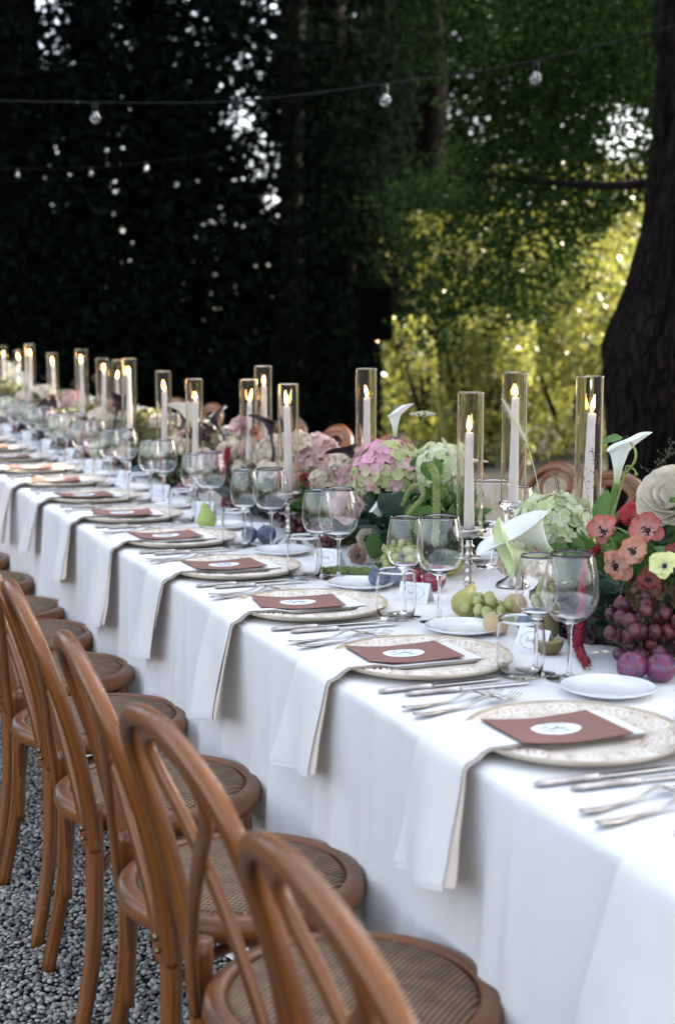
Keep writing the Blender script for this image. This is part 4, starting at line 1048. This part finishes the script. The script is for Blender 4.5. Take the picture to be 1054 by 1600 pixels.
def greenery(label, c, ext, n, size, m, seed=0):
    r = np.random.default_rng(seed); q = r.normal(size=(n, 3)); q /= np.linalg.norm(q, axis=1)[:, None]; q *= r.random((n, 1))**.35
    P = q*ext+list(c); P = P[P[:, 2] > TZ+.006]
    d = r.normal(size=(len(P), 3)); d[:, 2] = np.abs(d[:, 2])*.6+.1; d += (P-list(c))*12; d /= np.linalg.norm(d, axis=1)[:, None]
    e = r.normal(size=d.shape); e -= d*(e*d).sum(1)[:, None]; e /= np.linalg.norm(e, axis=1)[:, None]; nn = np.cross(d, e); s = size*r.uniform(.6, 1.3, (len(P), 1))
    V = np.stack([P-d*s*.5, P-d*s*.1+e*s*.24+nn*s*.05, P+d*s*.3+e*s*.15, P+d*s*.55-nn*s*.08, P+d*s*.3-e*s*.15, P-d*s*.1-e*s*.24+nn*s*.05], 1).reshape(-1, 3)
    V[:, 2] = np.maximum(V[:, 2], TZ+.003)
    k = np.arange(len(P))[:, None]*6; F = np.concatenate([k+[0, 1, 2, 3], k+[0, 3, 4, 5]])
    o = obj('foliage', npmesh('foliage', V, F, m)); return tag(o, label, 'foliage', None, 'stuff')
def up_to(P, dx=0, dy=0, dz=0): return (P[0]+dx, P[1]+dy, P[2]+dz)
cd = lambda p, a=0, bb=0, c=.25: tuple(TOCAM(p)+Vector((a, bb, c)))

# --- closest centrepiece
greenery('dark green leaves packed under the anemones', (1.60, 2.25, .83), (.16, .30, .08), 700, .045, 'leaf_bottle', 1)
greenery('fresh green leaves between the cream hydrangea and the anemones', (1.62, 2.48, .88), (.11, .14, .06), 240, .05, 'leaf_green', 2)
P = onx(866, 826, 1.60); hydrangea('cream and pale green hydrangea head behind the round wine glass', P, .083, 'hyd_green', True, 150, lambda v, r: min(1, max(0, r.random()*.8+.1*v.x)), group='hydrangeas of the closest centrepiece', seed=1)
P = onx(812, 880, 1.60); hydrangea('small faded cream hydrangea between the two broad callas', up_to(P, 0, .01, .0), .042, 'hyd_cream', True, 50, group='hydrangeas of the closest centrepiece', seed=2, fs=1.1)
P = onx(846, 852, 1.545); hydrangea('single pink floret cluster on the cream hydrangea', P, .014, 'hyd_pink', True, 5, lambda v, r: .0, group='hydrangeas of the closest centrepiece', seed=3, fs=.95)
P = onx(945, 975, 1.56); hydrangea('nearly black burgundy hydrangea low behind the round wine glass', P, .082, 'hyd_dark', True, 130, group='hydrangeas of the closest centrepiece', seed=4)
P = onx(860, 935, 1.55); hydrangea('small plum coloured hydrangea head behind the cut fig', P, .036, 'hyd_dark', True, 40, group='hydrangeas of the closest centrepiece', seed=5)
P = onx(1045, 930, 1.56); hydrangea('rust brown dried hydrangea at the picture edge below the anemones', P, .066, 'hyd_brown', True, 110, group='hydrangeas of the closest centrepiece', seed=6)
for i, (px, py, X, R, m, o, lb) in enumerate([
        (942, 832, 1.50, .036, 'anem_coral', .12, 'coral anemone with a black centre, leftmost beside the cream hydrangea'),
        (990, 812, 1.53, .036, 'anem_red', .50, 'strong pink-red anemone highest of the group, half closed'),
        (1012, 830, 1.51, .036, 'anem_coral', .15, 'coral anemone just below the highest one, lying wide open'),
        (989, 864, 1.47, .034, 'anem_peach', .30, 'peach anemone facing the camera, in the middle of the group'),
        (961, 885, 1.46, .036, 'anem_peach', .28, 'peach anemone with coral petal tips above the burgundy hydrangea'),
        (1014, 908, 1.47, .031, 'anem_maroon', .30, 'dusky maroon anemone below the peach ones'),
        (1038, 885, 1.46, .032, 'anem_lemon', .30, 'pale lemon anemone at the picture edge'),
        (975, 858, 1.53, .024, 'anem_maroon', .30, 'small maroon anemone tucked behind the peach ones'),
        (1052, 868, 1.50, .022, 'anem_maroon', .30, 'dark maroon anemone cut by the picture edge')]):
    p = onx(px, py, X); anemone(lb, p, R, m, cd(p, rng.uniform(-.25, .25), rng.uniform(-.1, .3), .45 if i < 3 else .1), i, o)
p = onx(969, 930, 1.47); t = thing('anemone_bud', 'closed pink anemone bud hanging below the peach anemones', 'flower bud', p, aim((-.3, -.2, -.8)))
for k in range(4): obj('petal', pet(('bud', k), 1., .40, .7, -.12, .03, k, 'anem_red'), t, (0, 0, 0), Quaternion((0, 0, 1), k*PI/2) @ Quaternion((0, 1, 0), -1.25), .026)
b = MB(); b.tube(spline([(0, 0, 0), (0, 0, -.02), (.015, .01, -.035)], 8), .0016, 6); obj('stem', b.mesh('stem', 'dry_stem'), t)
p = onx(1054, 788, 1.58); rose('big ivory rose with ruffled petals at the picture edge', p, .066, 'rose_cream', cd(p, -.3, .2, .6), 3)
p0 = onx(962, 757, 1.62); calla('tall white calla lily before the burled trunk', p0, .112, 'calla_white', (.10, -.05, 1), (.95, -.45, .25), [onx(950, 800, 1.62), onx(931, 862, 1.61), onx(920, 905, 1.60)], 1, .58)
p0 = onx(868, 872, 1.50); calla('broad white calla leaning towards the middle over the candlestick', p0, .150, 'calla_white', (-.62, .05, .55), (-.75, -.1, -.3), [onx(880, 880, 1.50), onx(888, 905, 1.53)], 2, 1.2)
p0 = onx(852, 872, 1.46); calla('lime tinted calla lying low in front of the candlestick', p0, .120, 'calla_lime', (-.95, .10, .08), (.1, -.3, .95), [onx(862, 876, 1.49), onx(884, 898, 1.52)], 3, 1.1)
leaf('bright curled leaf above the tall white calla', onx(972, 683, 1.62), .045, (-.95, .2, -.1), (0, -.5, 1), 'oval')
leaf('upright green leaf beside the tall calla stem', onx(938, 820, 1.62), .075, (.15, 0, 1), (-.6, -.7, 0), 'oval')
t = thing('curling_tendril', 'pale curling tendril winding beside the tall calla', 'tendril', (0, 0, 0))
b = MB(); b.tube(spline([onx(938, 880, 1.60), onx(958, 800, 1.60), onx(975, 745, 1.60), onx(990, 722, 1.60), onx(992, 705, 1.61), onx(984, 692, 1.62)], 40), [.0026]*41, 8)
b.tube(spline([onx(975, 745, 1.60), onx(978, 728, 1.60), onx(990, 734, 1.60), onx(993, 742, 1.60)], 14), .0018, 6); b.ball(onx(993, 741, 1.6), .004, 8, 5)
obj('stem', b.mesh('stem', 'amaranth_green'), t)
for i, (a, d, lb) in enumerate([((930, 905), (-.6, .2, .5), 'green leaf low beside the leftmost coral anemone'), ((975, 915), (-.4, .1, .6), 'narrow leaf between the peach anemones'), ((1015, 860), (.3, .3, .9), 'stiff leaf rising behind the pale lemon anemone'),
                               ((905, 900), (-.7, 0, .3), 'light leaf over the round wine glass'), ((1030, 850), (.5, .2, .9), 'narrow leaf under the big ivory rose'), ((890, 880), (-.6, .3, .6), 'leaf below the cream hydrangea')]):
    leaf(lb, onx(a[0], a[1], 1.53), .06, d, cd((1.5, 2.3, .9)), 'oval', 'leaf_green' if i % 2 else 'leaf_bottle')
for i in range(9):
    p = onx(1000+rng.uniform(-10, 50), 850+rng.uniform(-10, 70), 1.55)
    leaf('slender blade of green, %s in the tuft under the ivory rose' % ORD[i], p, .09, (rng.uniform(-.7, .7), .1, 1), cd((1.5, 2.3, .9)), 'blade', 'leaf_green')
rope('crimson amaranth tassel falling behind the round wine glass', [onx(934, 858, 1.50), onx(922, 868, 1.48), onx(912, 900, 1.46), onx(908, 960, 1.44), onx(902, 1000, 1.42), (onx(905, 1025, 1.42).x, onx(905, 1025, 1.42).y, .762), onz(917, 1041, .760)], .0085, 'amaranth', 1)
grapes('bunch of burgundy grapes spilling beside the two purple plums', onx(1006, 985, 1.475), (.07, .085, .062), 46, .0125, 'grape_red', 1)
for i, (px, py, lb) in enumerate([(986, 1050, 'round purple plum nearest the white bread plate'), (1031, 1052, 'purple plum at the picture edge under the grapes')]):
    p = onz(px, py+14, TZ); fruit('plum', lb, 'plum', (p.x, p.y, TZ+.0262), .0275, 'plum_purple', 'plum', (-.5, -.2, .6), seed=i)
p = onz(867, 1026, TZ); fruit('cut_fig', 'olive brown cut fruit half with its flat face up', 'fig', (p.x, p.y+.025, TZ+.024), .028, 'fig_brown', 'halffig', seed=2)
p = onz(868, 1010, TZ); fruit('fig', 'whole brown fig behind the cut one', 'fig', (p.x+.01, p.y+.045, TZ+.027), .021, 'fig_brown', 'pear', (-.3, -.2, .9), seed=3)
p = onz(842, 1000, TZ); fruit('plum', 'dusty blue plum seen through the slim wine glass', 'plum', (p.x, p.y+.04, TZ+.025), .026, 'plum_blue', 'plum', (-.3, 0, 1), seed=4)
p = onz(780, 995, TZ); fruit('peach', 'small blushed peach behind the tumbler', 'peach', (p.x, p.y+.02, TZ+.024), .025, 'peach_skin', 'plum', (0, -.3, 1), seed=5)
p = onz(800, 975, TZ); fruit('peach', 'russet peach among the green grapes', 'peach', (p.x+.01, p.y+.01, TZ+.040), .023, 'peach_skin', 'plum', (.3, -.3, 1), seed=6)
p = onz(745, 972, TZ); fruit('pear', 'pale yellow pear lying behind the green grapes', 'pear', (p.x+.0, p.y+.055, TZ+.032), .0305, 'pear_yellow', 'pear', (.5, .4, .5), seed=7)
grapes('bunch of green grapes in front of the yellow pear', (onz(772, 975).x, onz(772, 975).y+.03, TZ+.026), (.055, .062, .030), 26, .0118, 'grape_green', 2)
grapes('small green grapes hanging beyond the slim wine glass', up_to(onx(848, 935, 1.50)), (.025, .03, .04), 14, .0105, 'grape_green', 3)
# foxtail grass, dry grasses
def foxtail(label, base, tip, head, r, seed=0):
    t = thing('foxtail_grass', label, 'grass plume', (0, 0, 0), group='foxtail grass plumes'); b = MB(); base = Vector(base); tip = Vector(tip); h0 = Vector(head)
    b.tube(spline([base, (base+h0)/2+Vector((0, 0, .01)), h0], 14), .0009, 5); obj('stem', b.mesh('stem', 'plume'), t)
    rr = random.Random(seed); b = MB(); ax = tip-h0
    for k in range(900):
        f = rr.random(); c = h0+ax*f; v = Vector((rr.gauss(0, 1), rr.gauss(0, 1), rr.gauss(0, 1))).normalized(); v = (v+ax.normalized()*.7).normalized(); l = r*math.sin(PI*min(1, f*.9+.1))**.6*rr.uniform(.7, 1.4)
        w = v.cross(ax).normalized()*.00035; b.add([c-w, c+w, c+v*l], [(0, 1, 2)])
    b.tube([h0, h0+ax*.5, tip], [.0018, .003, .001], 6); o = obj('bristles', b.mesh('bristles', 'plume', False), t); o['kind'] = 'stuff'; return t
foxtail('pale foxtail plume in front of the middle tall hurricane', onx(846, 790, 1.56), onx(783, 622, 1.56), onx(822, 690, 1.56), .015, 1)
foxtail('soft foxtail plume arching over the green hydrangea', onx(690, 760, 1.58), onx(690, 684, 1.6), onx(715, 730, 1.6), .015, 2)
def drygrass(label, lines, seed, spr=.02):
    t = thing('dry_grass', label, 'dry grass', (0, 0, 0), group='fine dry grasses'); b = MB(); rr = random.Random(seed)
    for L_ in lines:
        S = spline(L_, 24); b.tube(S, .0006, 4)
        for k in range(10, 25):
            for q in range(2):
                e = S[k]+Vector((rr.uniform(-1, 1), rr.uniform(-1, 1), rr.uniform(-.3, 1)))*spr*(1-(k-10)/22); b.tube([S[k], e], .0003, 3); b.ball(e, .0013, 5, 3, (.7, .7, 1.8))
    obj('stem', b.mesh('stem', 'dry_stem'), t)['kind'] = 'stuff'
drygrass('airy dark grass reaching over the burled trunk', [[onx(995, 800, 1.58), onx(1010, 750, 1.58), onx(1040, 715, 1.58), onx(1070, 700, 1.58)], [onx(1000, 800, 1.58), onx(1015, 768, 1.58), onx(1050, 690, 1.58)]], 1)
drygrass('wispy grass crossing the right hurricane glass', [[onx(925, 830, 1.60), onx(910, 740, 1.6), onx(885, 690, 1.6)], [onx(935, 830, 1.60), onx(930, 750, 1.6), onx(925, 700, 1.6)]], 2)
drygrass('thin bent grass blades between the two tall hurricanes', [[onx(828, 770, 1.6), onx(840, 725, 1.6), onx(850, 703, 1.6), onx(862, 735, 1.6), onx(872, 775, 1.6)], [onx(850, 705, 1.6), onx(868, 745, 1.6), onx(874, 770, 1.6)]], 3, .004)

# --- second centrepiece
greenery('deep green leaves under the pink and green hydrangea', (1.585, 3.33, .84), (.14, .27, .09), 900, .05, 'leaf_bottle', 4)
greenery('bright leaves on the right of the pink hydrangea', (1.60, 3.22, .90), (.09, .14, .07), 300, .05, 'leaf_green', 5)
p = onx(606, 736, 1.53); hydrangea('pink and lime hydrangea head, biggest bloom of the second centrepiece', p, .088, 'hyd_pink', True, 165,
    lambda v, r: (0.02 if (v.z > .15 and v.x-v.y < .75 and v.x < .35 and r.random() < .82) or r.random() < .22 else r.uniform(.6, 1)), group='hydrangeas of the second centrepiece', seed=11)
p = onx(688, 735, 1.64); hydrangea('pale green hydrangea head right of the pink one', p, .075, 'hyd_green', True, 120, group='hydrangeas of the second centrepiece', seed=12)
p = onx(655, 752, 1.60); hydrangea('faded mauve hydrangea between the pink and the pale green heads', p, .045, 'hyd_blush', True, 60, group='hydrangeas of the second centrepiece', seed=13)
p = onx(525, 850, 1.54); hydrangea('mossy dark hydrangea low behind the wine glasses', p, .075, 'hyd_moss', True, 120, group='hydrangeas of the second centrepiece', seed=14)
p = onx(665, 825, 1.60); hydrangea('small moss green hydrangea under the heart shaped leaves', p, .055, 'hyd_moss', False, 70, group='hydrangeas of the second centrepiece', seed=15)
p0 = onx(617, 683, 1.60); calla('slender white calla rising above the pink hydrangea', p0, .092, 'calla_white', (.02, 0, 1), (.95, -.35, .2), [onx(612, 705, 1.6), onx(606, 730, 1.6)], 4, .6)
p0 = onx(598, 815, 1.47); calla('small white calla below the pink hydrangea', p0, .062, 'calla_white', (-.35, .1, .8), (.9, -.3, .2), [onx(603, 835, 1.47), onx(612, 870, 1.5)], 5)
p0 = onx(563, 728, 1.53); calla('dark plum calla bending left beside the pink hydrangea', p0, .088, 'calla_dark', (-.45, .35, .7), (-.8, .4, -.1), [onx(570, 745, 1.54)], 6)
p0 = onx(612, 705, 1.64); calla('thin dark calla behind the slender white one', p0, .05, 'calla_dark', (.1, 0, 1), (.5, 0, .3), None, 7)
p0 = onx(715, 745, 1.66); calla('white calla half seen through the left tall hurricane', p0, .072, 'calla_white', (.35, -.1, .6), (.9, -.3, 0), None, 8)
t = thing('umbel_flower', 'dusty flat umbel on a curved stem beside the slender calla', 'umbel flower', (0, 0, 0)); b = MB()
p0, p1 = onx(650, 720, 1.62), onx(660, 652, 1.62); b.tube(spline([p0, onx(652, 690, 1.62), p1], 14), .0017, 6); obj('stem', b.mesh('stem', 'stem_green'), t); b = MB()
for k in range(70):
    a = rng.uniform(0, 6.28); q = rng.random()**.5*.034; e = p1+Vector((q*math.cos(a), q*math.sin(a), .013-q*q*6+rng.uniform(-.002, .002))); b.ball(e, .0034, 6, 4)
    if k % 4 == 0: b.tube([p1, e], .0006, 4)
obj('flower_head', b.mesh('flower_head', 'umbel'), t)['kind'] = 'stuff'
for i, (px, py, X, L_, d, k, m, lb) in enumerate([
        (612, 772, 1.47, .075, (.1, 0, -1), 'heart', 'leaf_bottle', 'dark bluish heart shaped leaf under the pink hydrangea'),
        (655, 792, 1.49, .070, (-.05, 0, -1), 'heart', 'leaf_green', 'bright heart shaped leaf left of the hanging green tassel'),
        (600, 838, 1.46, .085, (-.15, 0, -1), 'heart', 'leaf_green', 'broad green leaf hanging over the cream roses'),
        (642, 838, 1.49, .075, (.2, 0, -1), 'oval', 'leaf_green', 'green leaf pointing down between the two wine glasses'),
        (672, 722, 1.55, .055, (.2, 0, -.8), 'heart', 'leaf_green', 'light leaf lying on the pale green hydrangea'),
        (640, 735, 1.55, .055, (.6, 0, .5), 'oval', 'leaf_green', 'light pointed leaf between the two hydrangea heads'),
        (700, 860, 1.55, .06, (.3, 0, -.8), 'oval', 'leaf_green', 'leaf close to the left candlestick stem')]):
    p = onx(px, py, X); leaf(lb, p, L_, d, TOCAM(p), k, m)
rope('lime amaranth tassel hanging between the leaves of the second centrepiece', [onx(672, 725, 1.50), onx(680, 745, 1.49), onx(681, 790, 1.49), onx(680, 830, 1.49), onx(678, 850, 1.49)], .0088, 'amaranth_green', 2)
rope('twisting lime tassel over the small dark leaf', [onx(628, 790, 1.46), onx(640, 765, 1.46), onx(655, 758, 1.46), onx(660, 775, 1.46), onx(640, 800, 1.46), onx(632, 815, 1.46)], .0055, 'amaranth_green', 3)
a_, b_ = onz(505, 897), onz(590, 900); rope('lime tassel lying on the cloth behind the bread plate', [(a_.x, a_.y, .759), ((a_.x+b_.x)/2, (a_.y+b_.y)/2+.01, .760), (b_.x, b_.y, .759)], .0095, 'amaranth_green', 4)
for i, (px, py, R, m, lb) in enumerate([(574, 845, .030, 'rose_cream', 'cream rose above the lime tassel'), (560, 868, .030, 'rose_nude', 'beige rose lowest above the lime tassel'), (588, 868, .024, 'rose_cream', 'small cream rose under the broad leaf')]):
    p = onx(px, py, 1.45); rose(lb, p, R, m, cd(p, 0, 0, .3), 10+i)
p = onx(541, 795, 1.45); rose('large blush rose seen through the second large wine glass', p, .046, 'rose_blush', cd(p, 0, 0, .2), 14)
grapes('bunch of lime grapes under the broad leaf of the second centrepiece', (onx(628, 872, 1.47).x, onx(628, 872, 1.47).y, TZ+.045), (.045, .085, .045), 40, .0125, 'grape_green', 5)
grapes('red grapes hanging at the left foot of the second centrepiece', (onx(508, 880, 1.47).x, onx(508, 880, 1.47).y, TZ+.035), (.03, .05, .035), 18, .011, 'grape_red', 6)
for i, (px, py, r, m, nm, lb) in enumerate([(587, 918, .024, 'plum_blue', 'plum', 'dusty blue plum left of the crimson plums'), (617, 918, .024, 'plum_blue', 'plum', 'dusty blue plum behind the tumbler rim'),
        (641, 921, .025, 'plum_red', 'plum', 'crimson plum nearer the blue plums'), (675, 925, .027, 'plum_red', 'plum', 'glossy crimson plum framed by the wine glass stems'), (655, 912, .022, 'plum_purple', 'plum', 'dark plum tucked between the crimson plums')]):
    p = onz(px, py, TZ); fruit('plum', lb, 'plum', (p.x+.01, p.y+(.01 if i != 4 else .05), TZ+r*.95), r, m, 'plum', (-.4, -.2, .8), seed=10+i)
p = onz(700, 905, TZ); fruit('pear', 'yellow pear lying left of the candlestick', 'pear', (p.x+.01, p.y+.06, TZ+.026), .026, 'pear_yellow', 'pear', (.7, -.4, .1), seed=20)
p = onz(722, 912, TZ); fruit('pear', 'yellow-green pear leaning behind the candlestick', 'pear', (p.x+.02, p.y+.10, TZ+.028), .027, 'pear_yellow', 'pear', (.5, -.7, .3), seed=21)

# --- third centrepiece
greenery('dark leaves under the blush flowers of the third centrepiece', (1.58, 4.35, .83), (.15, .50, .09), 1100, .055, 'leaf_bottle', 6)
def bl(px, py, X, R, m, lb, seed, n=125, fs=1.15, tf=None, grp='blooms of the third centrepiece'):
    hydrangea(lb, onx(px, py, X), R, m, False, n, tf, fs=fs, group=grp, seed=seed)
bl(492, 712, 1.56, .070, 'hyd_blush', 'large blush dahlia-like hydrangea head at the right of the third centrepiece', 31, 100)
bl(432, 705, 1.58, .060, 'hyd_cream', 'cream and pink hydrangea behind the standing candle', 32, 90)
bl(400, 700, 1.62, .055, 'hyd_blush', 'blush hydrangea just left of the standing candle', 33, 80)
bl(362, 712, 1.56, .055, 'hyd_cream', 'cream hydrangea right of the lone candle', 34, 80)
bl(350, 745, 1.52, .055, 'hyd_moss', 'green hydrangea below the lone candle', 35, 80)
bl(470, 765, 1.50, .050, 'hyd_blush', 'dusky blush hydrangea low behind the hurricane glass', 36, 70)
bl(400, 760, 1.50, .050, 'hyd_moss', 'moss green hydrangea above the big wine glass', 37, 70)
bl(275, 740, 1.52, .060, 'hyd_moss', 'olive hydrangea left of the lone candle', 38, 80)
bl(440, 790, 1.46, .045, 'hyd_dark', 'dark burgundy hydrangea above the blue plums', 39, 60)
for i, (px, py, c, m) in enumerate([(380, 735, 'white', 'hyd_cream'), (418, 738, 'pale', 'hyd_cream'), (448, 748, 'rosy', 'hyd_blush'), (505, 752, 'cream', 'hyd_cream'), (318, 715, 'pink', 'hyd_pink'), (296, 700, 'cream', 'hyd_cream'), (375, 668, 'blush', 'hyd_blush'), (345, 720, 'rosy', 'hyd_blush'), (468, 692, 'cream', 'hyd_cream')]):
    bl(px, py, 1.50, .030, m, '%s flower cluster, %s of the small ones filling the third centrepiece' % (c, ORD[i]), 40+i, 26, 1.3)
p0 = onx(425, 690, 1.54); calla('dark plum calla lily across the close candle trio', p0, .10, 'calla_dark', (-.1, .2, 1), (-.9, .5, .1), None, 11)
p0 = onx(345, 675, 1.56); calla('dark plum calla lily right of the lone candle', p0, .085, 'calla_dark', (-.3, .2, .8), (.9, -.3, .1), None, 12)
p0 = onx(338, 668, 1.62); calla('white calla lily above the dark one', p0, .075, 'calla_white', (-.1, 0, 1), (.8, -.4, .1), None, 13)
p0 = onx(362, 690, 1.60); calla('low white calla lily beside the dark one', p0, .065, 'calla_white', (.4, 0, .7), (.8, -.4, .1), None, 14)
p0 = onx(455, 712, 1.60); calla('white calla lily low behind the standing candle', p0, .06, 'calla_white', (.2, 0, 1), (.8, -.4, .1), None, 15)
p = onx(400, 678, 1.54); anemone('faded coral anemone next to the dark calla', p, .030, 'anem_peach', cd(p), 21)
p = onx(478, 750, 1.48); anemone('small maroon anemone under the large blush head', p, .028, 'anem_maroon', cd(p), 22)
rope('crimson tassel hanging right of the lone candle', [onx(356, 700, 1.47), onx(352, 740, 1.46), onx(353, 770, 1.46), onx(350, 790, 1.46)], .010, 'amaranth', 5)
grapes('burgundy grapes lying beside the blue plums', (onx(465, 812, 1.50).x, onx(465, 812, 1.50).y, TZ+.035), (.045, .10, .035), 34, .0125, 'grape_red', 7)
grapes('burgundy grapes behind the tumbler and the green pear', (onx(385, 790, 1.50).x, onx(385, 790, 1.50).y, TZ+.04), (.045, .13, .04), 40, .0125, 'grape_red', 8)
for i, (px, py, r, m, lb) in enumerate([(433, 812, .027, 'plum_blue', 'blue plum resting higher, beside the candlestick'), (418, 850, .028, 'plum_blue', 'blue plum lying between the glass stems and the candlestick'), (392, 848, .024, 'plum_blue', 'smaller blue plum behind the wine glass stems')]):
    p = onz(px, py, TZ); fruit('plum', lb, 'plum', (p.x, p.y+.01, TZ+r*.95+(.03 if i == 0 else 0)), r, m, 'plum', (-.3, -.2, .8), seed=30+i)
p = onz(326, 828, TZ); fruit('pear', 'upright bright green pear beyond the tumblers', 'pear', (p.x, p.y+.02, TZ+.030), .031, 'apple_green', 'pear', (-.1, .1, 1), seed=33)

# --- blurred runner of flowers towards the far end
greenery('mixed leaves along the far half of the flower runner', (1.58, 7.3, .84), (.17, 2.6, .11), 5200, .06, 'leaf_green', 7)
greenery('dark leaves along the far half of the flower runner', (1.58, 7.6, .82), (.18, 3.0, .09), 3600, .07, 'leaf_bottle', 8)
CNT = {}
def nth(kind):
    CNT[kind] = CNT.get(kind, 0)+1; return ORD[CNT[kind]-1]
rr_ = random.Random(5)
PAL = [('hyd_cream', 'cream'), ('hyd_blush', 'blush'), ('hyd_moss', 'olive green'), ('hyd_green', 'pale green'), ('hyd_pink', 'pink'), ('hyd_dark', 'burgundy')]
y = 5.05
while y < 11.2:
    m, c = PAL[[0, 1, 2, 1, 3, 2, 0, 4, 5, 2][rr_.randrange(10)]]
    R = rr_.uniform(.05, .085); x = rr_.uniform(1.46, 1.68); z = TZ+rr_.uniform(.07, .20)
    hydrangea('%s hydrangea head, %s of that colour in the far runner' % (c, nth(c)), (x, y, z), R, m, False, 60, None if m != 'hyd_pink' else (lambda v, r: r.random()**2*.5), fs=1.7, group='blurred hydrangeas of the far runner', seed=200+int(y*37))
    y += rr_.uniform(.07, .15)
y = 5.1
while y < 10.6:
    k = rr_.random(); x = rr_.uniform(1.5, 1.66); p = (x, y, TZ+rr_.uniform(.17, .27))
    if k < .55: calla('white calla lily, %s tall one in the far runner' % nth('wc'), p, rr_.uniform(.09, .12), 'calla_white', (rr_.uniform(-.5, .3), 0, 1), (rr_.uniform(-.9, .9), -.5, .1), None, int(y*10))
    else: calla('dark calla lily, %s of its kind in the far runner' % nth('dc'), p, rr_.uniform(.09, .12), 'calla_dark', (rr_.uniform(-.6, .4), 0, 1), (rr_.uniform(-.9, .9), -.5, -.2), None, int(y*10))
    y += rr_.uniform(.2, .38)
for i in range(7):
    y = 5.3+i*.62+rr_.uniform(-.1, .1); x = rr_.uniform(1.43, 1.48)
    rope('crimson tassel trailing to the cloth, %s in the far runner' % ORD[i], [(x+.05, y, TZ+.17), (x, y, TZ+.13), (x-.01, y, TZ+.06), (x-.015, y-.02, TZ+.012)], .012, 'amaranth', 20+i)
for i in range(7):
    y = 5.0+i*.66; x = rr_.uniform(1.40, 1.46); m, c = [('plum_purple', 'purple'), ('plum_blue', 'blue'), ('plum_red', 'crimson')][i % 3]
    fruit('plum', '%s plum by the far runner, %s one along' % (c, ORD[i]), 'plum', (x, y, TZ+.027), .0285, m, 'plum', seed=50+i)
    if i % 2: grapes('dark grapes spilling from the far runner, %s bunch' % ORD[i//2], (x+.03, y+.22, TZ+.03), (.04, .08, .03), 16, .0135, 'grape_red', 60+i)

SM = [('hyd_cream', 'cream'), ('hyd_blush', 'blush'), ('hyd_pink', 'pink'), ('hyd_green', 'pale green'), ('hyd_dark', 'burgundy')]
for i in range(60):
    m, c = SM[[0, 1, 1, 0, 2, 3, 4][rr_.randrange(7)]]; y = 4.75+i*.105+rr_.uniform(-.05, .05)
    hydrangea('small %s blossom cluster, %s of its colour in the far runner' % (c, nth('s'+c)), (rr_.uniform(1.42, 1.62), y, TZ+rr_.uniform(.05, .24)), rr_.uniform(.022, .04), m, False, 22, None if m != 'hyd_pink' else (lambda v, r: r.random()**2*.5), fs=1.4, group='small blossoms of the far runner', seed=400+i, cat='flower')

MORE = [(520, 735, .034, 'hyd_blush'), (528, 765, .032, 'hyd_cream'), (508, 790, .034, 'hyd_moss'), (535, 720, .028, 'hyd_cream'), (500, 815, .030, 'hyd_dark'), (545, 745, .026, 'hyd_blush'), (330, 740, .032, 'hyd_cream'),
        (310, 745, .030, 'hyd_blush'), (410, 715, .026, 'hyd_cream'), (455, 732, .028, 'hyd_green'), (480, 735, .026, 'hyd_cream'), (425, 765, .028, 'hyd_green'), (365, 765, .030, 'hyd_moss'), (395, 780, .026, 'hyd_blush'), (555, 770, .024, 'hyd_green')]
NM = {'hyd_blush': 'rosy', 'hyd_cream': 'cream', 'hyd_moss': 'mossy', 'hyd_dark': 'burgundy', 'hyd_green': 'pale green'}
for i, (px, py, R_, m) in enumerate(MORE):
    hydrangea('%s filler blossom, %s of its tone between the second and third centrepieces' % (NM[m], nth('f'+m)), onx(px, py, 1.53), R_, m, False, 28, None, fs=1.25, group='small filler blossoms', seed=600+i, cat='flower')
greenery('mixed leaves joining the second and third centrepieces', (1.58, 3.85, .85), (.12, .45, .09), 900, .05, 'leaf_green', 9)
greenery('sprigs of green showing between the anemones and the ivory rose', (1.58, 2.22, .93), (.09, .16, .07), 320, .045, 'leaf_green', 10)
